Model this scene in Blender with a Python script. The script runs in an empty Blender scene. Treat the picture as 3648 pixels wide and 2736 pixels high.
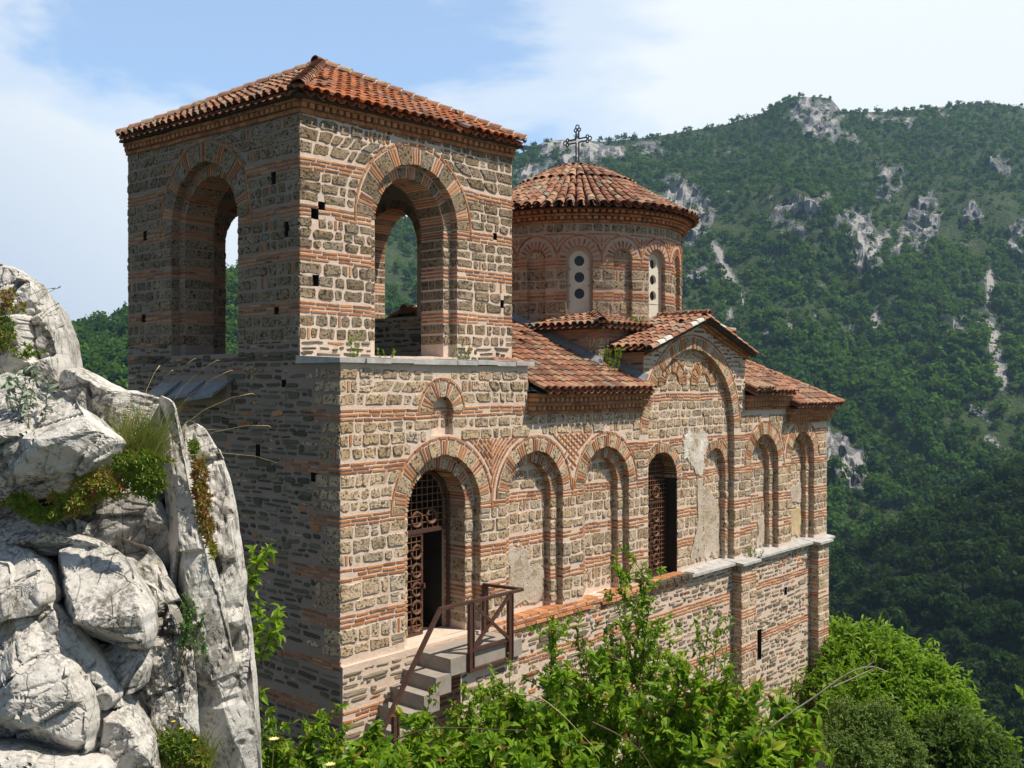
import bpy, math, random
import numpy as np
from mathutils import Vector, Matrix, noise as mnoise
random.seed(7); np.random.seed(7)
R = random.random
def U(a, b): return a + (b - a) * random.random()
SC = bpy.context.scene
HAZE = .00015
COL = SC.collection
rad = math.radians

# ------------------------------------------------------------------ mesh builder
class MB:
    def __init__(self, *mats):
        self.v = []; self.f = []; self.m = []; self.t = []; self.mats = list(mats)
    def mi(self, mat):
        if mat not in self.mats: self.mats.append(mat)
        return self.mats.index(mat)
    def face(self, idx, mat, tint=0.5):
        self.f.append(tuple(idx)); self.m.append(self.mi(mat)); self.t.append(tint)
    def quad(self, a, b, c, d, mat, tint=0.5):
        n = len(self.v); self.v += [a, b, c, d]; self.face((n, n+1, n+2, n+3), mat, tint)
    def poly(self, pts, mat, tint=0.5):
        n = len(self.v); self.v += list(pts); self.face(range(n, n+len(pts)), mat, tint)
    def box(self, c, ax, ay, az, mat, tint=0.5):
        """box from centre and three half-axis vectors"""
        c, ax, ay, az = Vector(c), Vector(ax), Vector(ay), Vector(az)
        n = len(self.v)
        for sx, sy, sz in ((-1,-1,-1),(1,-1,-1),(1,1,-1),(-1,1,-1),(-1,-1,1),(1,-1,1),(1,1,1),(-1,1,1)):
            self.v.append(tuple(c + ax*sx + ay*sy + az*sz))
        fl = ax.cross(ay).dot(az) < 0
        for q in ((0,3,2,1),(4,5,6,7),(0,1,5,4),(1,2,6,5),(2,3,7,6),(3,0,4,7)):
            q = q[::-1] if fl else q
            self.face([n+i for i in q], mat, tint)
    def hexa(self, p, mat, tint=0.5):
        n = len(self.v); self.v += [tuple(x) for x in p]
        for q in ((0,3,2,1),(4,5,6,7),(0,1,5,4),(1,2,6,5),(2,3,7,6),(3,0,4,7)):
            self.face([n+i for i in q], mat, tint)
    def bar(self, a, b, w, d, mat, up=(0,0,1), tint=0.5):
        a, b = Vector(a), Vector(b); ax = (b-a)/2
        x = ax.normalized(); s = x.cross(Vector(up))
        if s.length < 1e-4: s = x.cross(Vector((0.661, 0.75, 0)))
        s.normalize(); u = s.cross(x)
        self.box((a+b)/2, ax, s*w/2, u*d/2, mat, tint)
    def tube(self, pts, radii, mat, seg=6, tint=0.5, cap=True):
        pts = [Vector(p) for p in pts]; rings = []
        up = Vector((0.13, 0.21, 0.97))
        for i, p in enumerate(pts):
            t = (pts[min(i+1, len(pts)-1)] - pts[max(i-1, 0)]).normalized()
            s = t.cross(up)
            if s.length < 0.05: s = t.cross(Vector((1, 0, 0)))
            s.normalize(); u = s.cross(t)
            r = radii[i] if hasattr(radii, '__len__') else radii
            n = len(self.v)
            for k in range(seg):
                a = 2*math.pi*k/seg
                self.v.append(tuple(p + (s*math.cos(a) + u*math.sin(a))*r))
            rings.append(n)
        for i in range(len(rings)-1):
            for k in range(seg):
                k2 = (k+1) % seg
                self.face((rings[i]+k, rings[i]+k2, rings[i+1]+k2, rings[i+1]+k), mat, tint)
        if cap:
            self.face([rings[0]+k for k in range(seg)][::-1], mat, tint)
            self.face([rings[-1]+k for k in range(seg)], mat, tint)
    def build(self, name, parent=None, smooth=False, loc=None):
        me = bpy.data.meshes.new(name)
        off = Vector(loc) if loc else None
        v = np.array(self.v, dtype=np.float32).reshape(-1, 3)
        if off: v = v - np.array(off, dtype=np.float32)
        nl = np.array([len(f) for f in self.f], dtype=np.int32)
        me.vertices.add(len(v)); me.vertices.foreach_set('co', v.ravel())
        idx = np.fromiter((i for f in self.f for i in f), dtype=np.int32)
        me.loops.add(len(idx)); me.loops.foreach_set('vertex_index', idx)
        me.polygons.add(len(nl))
        st = np.zeros(len(nl), dtype=np.int32); st[1:] = np.cumsum(nl)[:-1]
        me.polygons.foreach_set('loop_start', st)
        me.polygons.foreach_set('material_index', np.array(self.m, dtype=np.int32))
        me.polygons.foreach_set('use_smooth', np.full(len(nl), bool(smooth)))
        for m in self.mats: me.materials.append(m)
        a = me.attributes.new('tint', 'FLOAT', 'FACE'); a.data.foreach_set('value', np.array(self.t, dtype=np.float32))
        me.update(calc_edges=True); me.validate()
        o = bpy.data.objects.new(name, me); COL.objects.link(o)
        if off: o.location = off
        if parent is not None:
            o.parent = parent
            o.matrix_parent_inverse = Matrix.Translation(-world_loc(parent))
        return o

def world_loc(o):
    l = Vector(o.location)
    if o.parent is not None: l = l + o.matrix_parent_inverse.to_translation() + world_loc(o.parent)
    return l
def empty(name, loc, label, cat, group=None, parent=None):
    o = bpy.data.objects.new(name, None); COL.objects.link(o); o.location = loc; o.empty_display_size = 0.3
    tag(o, label, cat, group); return o
def tag(o, label=None, cat=None, group=None, kind=None):
    if label: o['label'] = label
    if cat: o['category'] = cat
    if group: o['group'] = group
    if kind: o['kind'] = kind
    return o
def copy_tree(o, parent=None):
    c = o.copy(); COL.objects.link(c)
    if parent is not None: c.parent = parent; c.matrix_parent_inverse = o.matrix_parent_inverse.copy()
    for ch in list(o.children): copy_tree(ch, c)
    return c

# ------------------------------------------------------------------ materials
class NT:
    def __init__(self, name, world=False):
        if world: self.t = name.node_tree
        else:
            self.mat = bpy.data.materials.new(name); self.mat.use_nodes = True; self.t = self.mat.node_tree
            self.t.nodes.clear()
    def n(self, typ, _in=None, **kw):
        nd = self.t.nodes.new(typ)
        for k, v in kw.items(): setattr(nd, k, v)
        for k, v in (_in or {}).items():
            s = nd.inputs[k]
            if isinstance(v, bpy.types.NodeSocket): self.t.links.new(v, s)
            else: s.default_value = v
        return nd
    def math(self, op, a, b=None, c=None, clamp=False):
        i = {0: a}
        if b is not None: i[1] = b
        if c is not None: i[2] = c
        nd = self.n('ShaderNodeMath', i, operation=op); nd.use_clamp = clamp; return nd.outputs[0]
    def mix(self, fac, a, b, blend='MIX'):
        def c(x): return (*x, 1) if isinstance(x, tuple) and len(x) == 3 else x
        nd = self.n('ShaderNodeMix', {0: fac, 6: c(a), 7: c(b)}, data_type='RGBA', blend_type=blend); return nd.outputs[2]
    def ramp(self, fac, stops, interp='LINEAR'):
        nd = self.n('ShaderNodeValToRGB', {0: fac}); cr = nd.color_ramp; cr.interpolation = interp
        while len(cr.elements) > 1: cr.elements.remove(cr.elements[-1])
        for i, (p, c) in enumerate(stops):
            e = cr.elements[0] if i == 0 else cr.elements.new(p)
            e.position = p; e.color = (*c, 1) if hasattr(c, '__len__') else (c, c, c, 1)
        return nd.outputs[0]
    def noise(self, vec, scale, detail=4, rough=0.55, out=0, dist=0.0):
        nd = self.n('ShaderNodeTexNoise', {'Vector': vec, 'Scale': scale, 'Detail': detail, 'Roughness': rough, 'Distortion': dist}); return nd.outputs[out]
    def pos(self): return self.n('ShaderNodeNewGeometry').outputs['Position']
    def obj(self): return self.n('ShaderNodeTexCoord').outputs['Object']
    def tint(self): return self.n('ShaderNodeAttribute', attribute_name='tint').outputs['Fac']
    def scale(self, vec, s):
        return self.n('ShaderNodeVectorMath', {0: vec, 1: s}, operation='MULTIPLY').outputs[0]
    def out(self, color, rough=0.9, bump=None, bstr=0.5, bdist=0.02, spec=0.3, extra=None):
        i = {'Base Color': (*color, 1) if isinstance(color, tuple) and len(color) == 3 else color, 'Roughness': rough, 'Specular IOR Level': spec}
        i.update(extra or {})
        if bump is not None:
            i['Normal'] = self.n('ShaderNodeBump', {'Height': bump, 'Strength': bstr, 'Distance': bdist}).outputs[0]
        b = self.n('ShaderNodeBsdfPrincipled', i)
        self.t.links.new(b.outputs[0], self.n('ShaderNodeOutputMaterial').inputs[0]); return self.mat

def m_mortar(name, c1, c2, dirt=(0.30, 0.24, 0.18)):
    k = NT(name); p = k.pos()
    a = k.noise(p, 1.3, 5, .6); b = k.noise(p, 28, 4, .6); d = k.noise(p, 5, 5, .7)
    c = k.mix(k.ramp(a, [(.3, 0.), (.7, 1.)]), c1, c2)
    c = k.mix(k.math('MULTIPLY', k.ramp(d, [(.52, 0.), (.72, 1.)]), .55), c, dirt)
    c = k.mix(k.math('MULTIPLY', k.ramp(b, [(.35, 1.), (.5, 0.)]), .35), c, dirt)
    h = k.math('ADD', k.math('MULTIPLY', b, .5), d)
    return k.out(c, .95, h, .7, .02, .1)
def m_tufa(name, b=1.0):
    k = NT(name); p = k.pos(); t = k.tint()
    w = k.noise(p, 9, 3, .5, out=1)
    pv = k.n('ShaderNodeVectorMath', {0: p, 1: k.scale(w, (.05, .05, .05))}, operation='ADD').outputs[0]
    nf = k.noise(k.scale(pv, (1, 1, 1.25)), 24, 4, .72); nm = k.noise(p, 5, 4, .6); ng = k.noise(pv, 13, 3, .6)
    base = k.ramp(t, [(0, (.35*b, .245*b, .15*b)), (.3, (.49*b, .355*b, .23*b)), (.6, (.59*b, .44*b, .30*b)), (.85, (.55*b, .42*b, .30*b)), (1, (.50*b, .42*b, .33*b))])
    c = k.mix(k.math('MULTIPLY', k.ramp(nm, [(.4, 0.), (.65, 1.)]), .45), base, (.25*b, .185*b, .11*b))
    c = k.mix(k.math('MULTIPLY', k.ramp(nf, [(.54, 0.), (.68, 1.)]), .5), c, (.56*b, .47*b, .34*b))
    wl = k.noise(p, .9, 4, .6)
    c = k.mix(k.math('MULTIPLY', k.ramp(wl, [(.48, 0.), (.66, 1.)]), .5), c, (.23*b, .205*b, .165*b))
    c = k.mix(k.math('MULTIPLY', k.ramp(wl, [(.34, 1.), (.46, 0.)]), .35), c, (.52*b, .38*b, .22*b))
    pit = k.math('MULTIPLY', k.ramp(nf, [(.39, 1.), (.47, 0.)]), .93)
    pit2 = k.math('MULTIPLY', k.ramp(ng, [(.36, 1.), (.42, 0.)]), .9)
    pit = k.math('MAXIMUM', pit, pit2)
    c = k.mix(pit, c, (.06*b, .043*b, .024*b))
    h = k.math('SUBTRACT', k.math('MULTIPLY', nf, .4), k.math('MULTIPLY', pit, .8))
    return k.out(c, .95, h, .6, .012, .1)
def m_brick(name):
    k = NT(name); p = k.pos(); t = k.tint()
    base = k.ramp(t, [(0, (.22, .08, .035)), (.3, (.40, .15, .055)), (.6, (.48, .20, .08)), (.85, (.54, .28, .13)), (1, (.36, .18, .10))])
    a = k.noise(p, 14, 4, .65)
    c = k.mix(k.math('MULTIPLY', k.ramp(a, [(.45, 0.), (.7, 1.)]), .55), base, (.40, .30, .22))
    c = k.mix(k.math('MULTIPLY', k.ramp(a, [(.28, 1.), (.42, 0.)]), .5), c, (.10, .05, .03))
    return k.out(c, .9, k.noise(p, 60, 4, .6), .6, .01, .15)
def m_slate(name, lite=0):
    k = NT(name); p = k.pos(); t = k.tint()
    base = k.ramp(t, [(0, (.10, .075, .05)), (.35, (.21, .16, .105)), (.7, (.30, .235, .16)), (1, (.40, .33, .25))]) if lite else k.ramp(t, [(0, (.05, .042, .032)), (.4, (.095, .085, .06)), (.7, (.14, .12, .08)), (.9, (.20, .17, .13)), (1, (.26, .24, .2))])
    s = k.noise(k.scale(p, (6, 6, 40)), 2.0, 4, .6)
    c = k.mix(k.math('MULTIPLY', k.ramp(s, [(.4, 0.), (.65, 1.)]), .5), base, (.19, .15, .10))
    return k.out(c, .85, s, .6, .012, .25)
def m_tile(name, hue=0):
    k = NT(name); p = k.pos(); t = k.tint()
    if hue: st = [(0, (.12, .05, .03)), (.2, (.36, .10, .03)), (.55, (.52, .15, .05)), (.8, (.47, .20, .09)), (1, (.25, .19, .16))]
    else: st = [(0, (.12, .06, .04)), (.25, (.29, .115, .065)), (.5, (.37, .17, .10)), (.75, (.41, .23, .14)), (.92, (.42, .31, .2)), (1, (.24, .20, .15))]
    base = k.ramp(t, st)
    a = k.noise(p, 9, 5, .65); b = k.noise(p, 40, 3, .6)
    c = k.mix(k.math('MULTIPLY', k.ramp(a, [(.46, 0.), (.64, 1.)]), .75), base, (.11, .075, .05))
    c = k.mix(k.math('MULTIPLY', k.ramp(b, [(.58, 0.), (.72, 1.)]), .5), c, (.36, .31, .25))
    return k.out(c, .85, b, .5, .008, .25)
def m_plain(name, c, rough=.8, var=.25, scale=8, spec=.3, metal=0, bs=.4):
    k = NT(name); p = k.pos(); a = k.noise(p, scale, 5, .65)
    d = tuple(x*(1-var) for x in c); e = tuple(min(1, x*(1+var)) for x in c)
    col = k.mix(k.ramp(a, [(.3, 0.), (.7, 1.)]), d, e)
    return k.out(col, rough, k.noise(p, scale*5, 4, .6), bs, .01, spec, {'Metallic': metal})
def m_plaster(name, c1=(.58, .49, .40)):
    k = NT(name); p = k.pos(); a = k.noise(p, 2.2, 6, .65); b = k.noise(p, 16, 5, .7)
    c = k.mix(k.ramp(a, [(.35, 0.), (.7, 1.)]), c1, (.42, .34, .25))
    e = k.noise(p, 4.5, 6, .75)
    c = k.mix(k.ramp(e, [(.56, 0.), (.60, 1.)]), c, (.36, .27, .17))
    c = k.mix(k.ramp(b, [(.32, 1.), (.40, 0.)]), c, (.12, .09, .06))
    return k.out(c, .95, k.math('ADD', e, b), .8, .03, .1)

MORTAR = m_mortar('lime_mortar', (.70, .56, .465), (.62, .49, .40), (.42, .32, .24))
MORTAR_SHADE = m_mortar('shade_grey_mortar', (.33, .265, .225), (.27, .215, .18))  # mortar for faces out of the sun, shade darkened into its colour
MORTAR3 = m_mortar('pale_mortar', (.68, .54, .445), (.60, .47, .38), (.42, .33, .25))
TUFA = m_tufa('porous_tufa', 1.08); TUFAT = m_tufa('dark_porous_tufa', .63); STONE = [TUFA]; BRICK = m_brick('thin_brick'); SLATE = m_slate('slate_rubble'); SLATE2 = m_slate('brown_rubble', 1)  # tower tufa: darker stone of its own, plus shade worked into the tone
TUFAR = m_slate('rubble_light'); 
TILE = m_tile('clay_tile'); TILE2 = m_tile('red_clay_tile', 1)
PLASTER = m_plaster('old_plaster', (.60, .51, .42)); PLASTERG = m_plaster('inner_plaster', (.42, .36, .28))
LEAD = m_plain('lead_slab', (.42, .41, .395), .6, .3, 5)
LEADD = m_plain('lead_sheet', (.20, .215, .23), .5, .3, 6)
CONC = m_plain('concrete', (.30, .26, .22), .9, .15, 6)
RUST = m_plain('rust_brown_steel', (.075, .031, .02), .55, .3, 14, .5)
RUSTG = m_plain('rusty_grille', (.16, .075, .04), .6, .35, 20, .4)
IRON = m_plain('black_iron', (.02, .02, .02), .5, .2, 20, .5)
WINPANEL = m_plain('window_panel', (.66, .60, .50), .85, .08, 5)
DARK = m_plain('dark_glass', (.012, .013, .012), .25, .2, 5, .5)
WOODD = m_plain('dark_board', (.05, .035, .025), .8, .3, 10)
LIMEW = m_plain('white_lime', (.56, .52, .46), .9, .35, 12)

# ------------------------------------------------------------------ frames
C0 = Vector((-2.5, 14.5, 0)); _l = math.hypot(.661, .75)
D = Vector((.661/_l, .75/_l, 0)); IN = Vector((-D.y, D.x, 0)); OUT = -IN
def CH(t, s, z): return C0 + D*t + IN*s + Vector((0, 0, z))      # church coordinates
def warp(u, z):
    n = mnoise.noise
    return n((u*1.7, z*1.7, 3.3))*.012, n((u*.9, z*1.3, 9.1))*.022 + n((u*3.7, z*3.1, 5.5))*.009
class Frame:
    def __init__(s, o, u, n):
        s.o, s.u, s.n = Vector(o), Vector(u), Vector(n)
        s.flip = s.u.cross(Vector((0, 0, 1))).dot(s.n) < 0
    def P(s, u, z, h=0.0):
        du, dz = warp(s.o.x*3.1+u, z); u += du; z += dz
        return (s.o.x + s.u.x*u + s.n.x*h, s.o.y + s.u.y*u + s.n.y*h, s.o.z + z)
class Cyl:
    flip = False
    def __init__(s, c, r, a0): s.c, s.r, s.a0 = Vector(c), r, a0
    def P(s, u, z, h=0.0):
        a = s.a0 + u/s.r; r = s.r + h
        return (s.c.x + r*math.cos(a), s.c.y + r*math.sin(a), s.c.z + z)
def fquad(mb, fr, p4, mat, tint=.5):
    pts = [fr.P(*p) for p in p4]
    mb.poly(pts[::-1] if fr.flip else pts, mat, tint)

def slab(mb, fr, poly, h0, h1, bev, mat, tint, rough=0.0):
    """a bevelled stone standing proud of the wall: outline at h0, shoulder, inset top"""
    n = len(poly); cu = sum(p[0] for p in poly)/n; cz = sum(p[1] for p in poly)/n
    k = len(mb.v)
    for (u, z) in poly: mb.v.append(fr.P(u, z, h0))
    for (u, z) in poly: mb.v.append(fr.P(u, z, h1 - bev*.8 + U(-rough, rough)))
    for (u, z) in poly:
        du, dz = u-cu, z-cz; l = math.hypot(du, dz) or 1
        q = max(.3, 1-bev/l)
        mb.v.append(fr.P(cu+du*q, cz+dz*q, h1 + U(-rough, rough)))
    mb.v.append(fr.P(cu, cz, h1 + U(-rough, rough)*1.5))
    def F(ix): mb.face(ix[::-1] if fr.flip else ix, mat, tint)
    for i in range(n):
        j = (i+1) % n
        F([k+i, k+j, k+n+j, k+n+i]); F([k+n+i, k+n+j, k+2*n+j, k+2*n+i]); F([k+2*n+i, k+2*n+j, k+3*n])

def roundq(bl, br, tr, tl, c, j):
    """quad with cut corners and jittered edges"""
    pts = []; q = [bl, br, tr, tl]
    for i in range(4):
        a, p, b = q[i-1], q[i], q[(i+1) % 4]
        def to(o, f):
            l = math.hypot(o[0]-p[0], o[1]-p[1]) or 1; k = min(c*f/l, .42)
            return (p[0]+(o[0]-p[0])*k + U(-j, j), p[1]+(o[1]-p[1])*k + U(-j, j))
        pts.append(to(a, U(.5, 1.3))); pts.append(to(b, U(.5, 1.3)))
        l = math.hypot(b[0]-p[0], b[1]-p[1])
        if l > .2: pts.append(((p[0]+b[0])/2 + U(-j, j), (p[1]+b[1])/2 + U(-j, j)))
    return pts

class Arch:
    def __init__(s, uc, hw, zs, zb, ring=0.0, hood=0.0, depth=.13, kids=(), through=False, back=None, nring=None, plain=False, flat=False):
        s.flat = flat
        s.uc, s.hw, s.zs, s.zb, s.ring, s.hood, s.depth, s.kids, s.through, s.back, s.plain = uc, hw, zs, zb, ring, hood, depth, list(kids), through, back, plain
        s.nring = nring
    def top(s, u):
        if s.flat: return s.zs
        return s.zs + math.sqrt(max(0, s.hw**2 - (u-s.uc)**2))
    def chord(s, z):                      # opening only
        if z < s.zb or z > s.zs + (0 if s.flat else s.hw): return None
        w = s.hw if z <= s.zs else math.sqrt(max(0, s.hw**2-(z-s.zs)**2))
        return (s.uc-w, s.uc+w)
    def excl(s, z):                       # opening + its ring
        r = s.hw + s.ring + s.hood
        if z < s.zb or z > s.zs + (.01 if s.flat else r): return None
        w = s.hw if z <= s.zs else math.sqrt(max(0, r**2-(z-s.zs)**2))
        return (s.uc-w, s.uc+w)
def sub_iv(iv, ex):
    out = []
    for a, b in iv:
        if ex is None or ex[1] <= a or ex[0] >= b: out.append((a, b)); continue
        if ex[0] > a: out.append((a, ex[0]))
        if ex[1] < b: out.append((ex[1], b))
    return [x for x in out if x[1]-x[0] > .01]

def wall_face(mb, fr, us, zb, zt, holes, h, mat):
    """mortar face over u samples, zb(u)..zt(u), cut by arches, with reveals and recessed backs"""
    S = set(us)
    for a in holes:
        for k in range(25): S.add(a.uc - a.hw*math.cos(math.pi*k/24))
    S = sorted(S)
    for a, b in zip(S[:-1], S[1:]):
        if b-a < 1e-6: continue
        e = (b-a)*1e-3; m = (a+b)/2
        hs = sorted([x for x in holes if x.uc-x.hw < m < x.uc+x.hw], key=lambda x: x.zb)
        la, lb = zb(a+e), zb(b-e)
        for x in hs:
            if x.zb > la+1e-4 or x.zb > lb+1e-4: fquad(mb, fr, [(a, la, h), (b, lb, h), (b, x.zb, h), (a, x.zb, h)], mat)
            la, lb = x.top(a), x.top(b)
        ta, tb = zt(a+e), zt(b-e)
        if ta > la+1e-4 or tb > lb+1e-4: fquad(mb, fr, [(a, la, h), (b, lb, h), (b, tb, h), (a, ta, h)], mat)
    for x in holes:
        ks = 0 if x.flat else 1
        pts = [(x.uc-x.hw, x.zb)] + [(x.uc-x.hw*math.cos(math.pi*k/24), x.zs + ks*x.hw*math.sin(math.pi*k/24)) for k in range(25)] + [(x.uc+x.hw, x.zb)]
        pts.append(pts[0])
        for p, q in zip(pts[:-1], pts[1:]):
            fquad(mb, fr, [(p[0], p[1], h), (p[0], p[1], h-x.depth), (q[0], q[1], h-x.depth), (q[0], q[1], h)], x.back or mat)
        if not x.through:
            wall_face(mb, fr, [x.uc-x.hw*math.cos(math.pi*k/24) for k in range(25)], lambda u: x.zb, x.top, x.kids, h-x.depth, x.back or mat)

def voussoirs(mb, fr, a, h, depth, nb=3):
    """ring of radial bricks in groups between stone blocks, wrapping on to the soffit"""
    r0, r1 = a.hw-.012, a.hw+a.ring-.015
    if a.ring <= 0: return
    n = a.nring or max(4, int(round(math.pi*(a.hw+a.ring*.3)/.42)))
    step = math.pi/n
    def wedge(a0, a1, ra, rb, mat, hh, tint):
        P = []
        for hq in (h-depth, h+hh):
            for (ang, r) in ((a0, ra), (a1, ra), (a1, rb), (a0, rb)):
                P.append(fr.P(a.uc - r*math.cos(ang), a.zs + r*math.sin(ang), hq))
        mb.hexa(P, mat, tint)
    bw = .034/(a.hw+a.ring*.5); gp = .026/(a.hw+a.ring*.5)
    for i in range(n):
        c = step*(i+.5) if n % 2 else step*(i+.5)
        w = nb*bw+(nb-1)*gp
        lo = c-w/2
        for k in range(nb):
            q = lo+k*(bw+gp)
            wedge(q+U(-.004, .004), q+bw+U(-.004, .004), r0, r1-U(0, .03), BRICK, U(.008, .016), R())
        b0, b1 = c+w/2+gp*1.3, c+step-w/2-gp*1.3
        if i < n-1 and b1-b0 > .02:
            wedge(b0, b1, r0-.003, r1-U(0, .02), STONE[0], U(.008, .02), R())
    for e0, e1 in ((.01, step*.5-(nb*bw+(nb-1)*gp)/2-gp*1.3), (math.pi-step*.5+(nb*bw+(nb-1)*gp)/2+gp*1.3, math.pi-.01)):
        if e1-e0 > .02: wedge(e0, e1, r0, r1, STONE[0], .012, R())
def hood_ring(mb, fr, uc, zs, r, th, h, a0=0.0, a1=math.pi, leg=0.0):
    a = a0
    while a < a1-.02:
        b = min(a1, a + U(.13, .22)/r)
        P = []
        for hq in (h-.02, h+U(.01, .018)):
            for (ang, rr) in ((a+.012/r, r), (b-.012/r, r), (b-.012/r, r+th), (a+.012/r, r+th)):
                P.append(fr.P(uc - rr*math.cos(ang), zs + rr*math.sin(ang), hq))
        mb.hexa(P, BRICK, R()); a = b
    if leg:
        for s in (-1, 1):
            u = uc + s*(r+th/2)
            slab(mb, fr, [(u-th/2, zs-leg), (u+th/2, zs-leg), (u+th/2, zs), (u-th/2, zs)], h-.01, h+.014, .005, BRICK, R())

def row_stones(mb, fr, I0, I1, z0, z1, kind, h):
    L0, L1 = I0[1]-I0[0], I1[1]-I1[0]; L = (L0+L1)/2
    if L < .05: return
    if kind == 'B': lo, hi, gap = .15, .44, .042
    elif kind == 'K': lo, hi, gap = .17, .34, .018
    else: lo, hi, gap = .1, .5, .035
    x = 0.0
    while x < L-.03:
        w = U(lo, hi)
        if L-x-w < lo*.55: w = L-x
        a, b = x/L, min(1, (x+w)/L)
        g0 = gap/2/L if x > 0 else 0; g1 = gap/2/L if x+w < L-1e-6 else 0
        if g0 == 0: g0 = -.004/L
        if g1 == 0: g1 = -.004/L
        f = lambda q, I: I[0]+(I[1]-I[0])*q
        bl, br, tr, tl = (f(a+g0, I0), z0), (f(b-g1, I0), z0), (f(b-g1, I1), z1), (f(a+g0, I1), z1)
        if kind == 'B':
            if R() < .09 and w > .24:        # a brick stood on end in the joint
                mid = (bl[0]+br[0])/2
                slab(mb, fr, roundq((mid-.022, z0), (mid+.022, z0), (mid+.022, z1), (mid-.022, z1), .006, .003), h-.01, h+.012, .005, BRICK, R())
                for (p, q) in ((bl[0], mid-.05), (mid+.05, br[0])):
                    if q-p > .06: slab(mb, fr, roundq((p, z0+U(0, .012)), (q, z0), (q, z1-U(0, .012)), (p, z1), .028, .01), h-.01, h+U(.006, .018), .009, STONE[0], R(), .003)
            elif R() < .10 and w < .3 and z1-z0 > .13:     # two thin stones instead of one
                zm = (z0+z1)/2+U(-.02, .02); m_ = SLATE2 if R() < .4 else STONE[0]
                for (q0, q1) in ((z0, zm-.012), (zm+.012, z1)): slab(mb, fr, roundq((bl[0]+U(0, .02), q0), (br[0]-U(0, .02), q0), (tr[0]-U(0, .02), q1), (tl[0]+U(0, .02), q1), U(.01, .025), .008), h-.01, h+U(.004, .02), .009, m_, .5+R()*.5, .003)
            else:
                slab(mb, fr, roundq((bl[0], z0+U(0, .012)), (br[0], z0+U(0, .012)), (tr[0], z1-U(0, .012)), (tl[0], z1-U(0, .012)), U(.012, .04), .011), h-.01, h+U(.004, .024), .011, STONE[0], R(), .004)
        else:
            dz = U(-.004, .004)
            if R() > .03:
                slab(mb, fr, roundq((bl[0], z0+dz), (br[0], z0+dz+U(-.003, .003)), (tr[0], z1+dz), (tl[0], z1+dz), .009, .003), h-.01, h+U(.008, .018), .006, BRICK, R()*.9 if R() < .95 else 1)
        x += w
def pair(iv0, iv1):
    if len(iv0) == len(iv1): return list(zip(iv0, iv1))
    out = []
    for a in iv0:
        for b in iv1:
            lo, hi = max(a[0], b[0]), min(a[1], b[1])
            if hi-lo > .06: out.append(((lo, hi), (lo, hi)))
    return out
def fill(mb, fr, rows, ivf, h=0.0):
    """rows: (kind, z0, z1).  B one course of tufa blocks, K a band of three brick courses, R slate rubble"""
    for kind, z0, z1 in rows:
        if kind == 'B': sub = [(z0, z1)]
        elif kind == 'K':
            n = max(1, int(round((z1-z0)/.068))); p = (z1-z0)/n
            sub = [(z0+p*i, z0+p*i+p*.53) for i in range(n)]
        else: rubble(mb, fr, z0, z1, ivf, h); continue
        for a, b in sub:
            for i0, i1 in pair(ivf(a+.004), ivf(b-.004)): row_stones(mb, fr, i0, i1, a, b, kind, h)
def rubble(mb, fr, z0, z1, ivf, h, mat=None, dens=.93, light=0.0, hmax=.105):
    z = z0
    while z < z1-.03:
        hh = min(U(.045, hmax), z1-z)
        for i0, i1 in pair(ivf(z+.004), ivf(z+hh-.004)):
            x = max(i0[0], i1[0]); e = min(i0[1], i1[1])
            while x < e-.05:
                w = U(.07, .22) if R() < .45 else U(.2, .5)
                w = min(w, e-x)
                if R() < dens and w > .05:
                    y0 = z + U(0, .25)*hh; y1 = z + hh*U(.72, 1.02); yo = U(-.02, .02)
                    if R() < .1 and hh < .08: y1 += .06
                    n = 9; pts = []
                    cu, cz, ru, rz = x+w/2, (y0+y1)/2+yo, w/2, (y1-y0)/2
                    ex = U(.35, .75); sk = U(-.25, .25)*rz/max(ru, .01)
                    for k in range(n):
                        a = 2*math.pi*(k+U(-.25, .25))/n
                        ca, sa = math.cos(a), math.sin(a)
                        q = (math.copysign(abs(ca)**ex, ca), math.copysign(abs(sa)**ex, sa))
                        j = U(.82, 1.03)
                        pts.append((cu+ru*q[0]*j, cz+rz*q[1]*j+sk*(ru*q[0])))
                    r = R()
                    if r < .055: m_, t_ = BRICK, R()
                    elif r < .10+light: m_, t_ = TUFA, R()
                    else: m_, t_ = mat or SLATE, R()
                    slab(mb, fr, pts, h-.012, h+U(.006, .03), .014, m_, t_, .005)
                x += w + U(.02, .05)
        z += hh + U(.018, .034)
def jambs(mb, fr, a, h, rows, sides=(-1, 1)):
    """coursed stones on the reveals of an arch"""
    for kind, z0, z1 in rows:
        lo, hi = max(z0, a.zb), min(z1, a.zs)
        if hi-lo < .05: continue
        n = max(1, int(round((z1-z0)/.068))) if kind == 'K' else 1; p = (hi-lo)/n
        for i in range(n):
            b0, b1 = lo+p*i, lo+p*i+(p*.53 if kind == 'K' else p-.012)
            for s in sides:
                u0, u1 = a.uc+s*(a.hw-.012), a.uc+s*(a.hw+.03)
                d = h
                while d > h-a.depth+.02:
                    d2 = max(h-a.depth, d-(U(.16, .3)))
                    lo_u, hi_u = min(u0, u1), max(u0, u1)
                    P = [fr.P(*q) for q in ((lo_u, b0, d2+.01), (hi_u, b0, d2+.01), (hi_u, b1, d2+.01), (lo_u, b1, d2+.01), (lo_u, b0, d-.004), (hi_u, b0, d-.004), (hi_u, b1, d-.004), (lo_u, b1, d-.004))]
                    mb.hexa(P, BRICK if kind == 'K' else STONE[0], R()); d = d2

def hole(u, z, w=.11, hh=.13, depth=.28): return Arch(u, w/2, z+hh/2, z-hh/2, depth=depth, flat=True)
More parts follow.
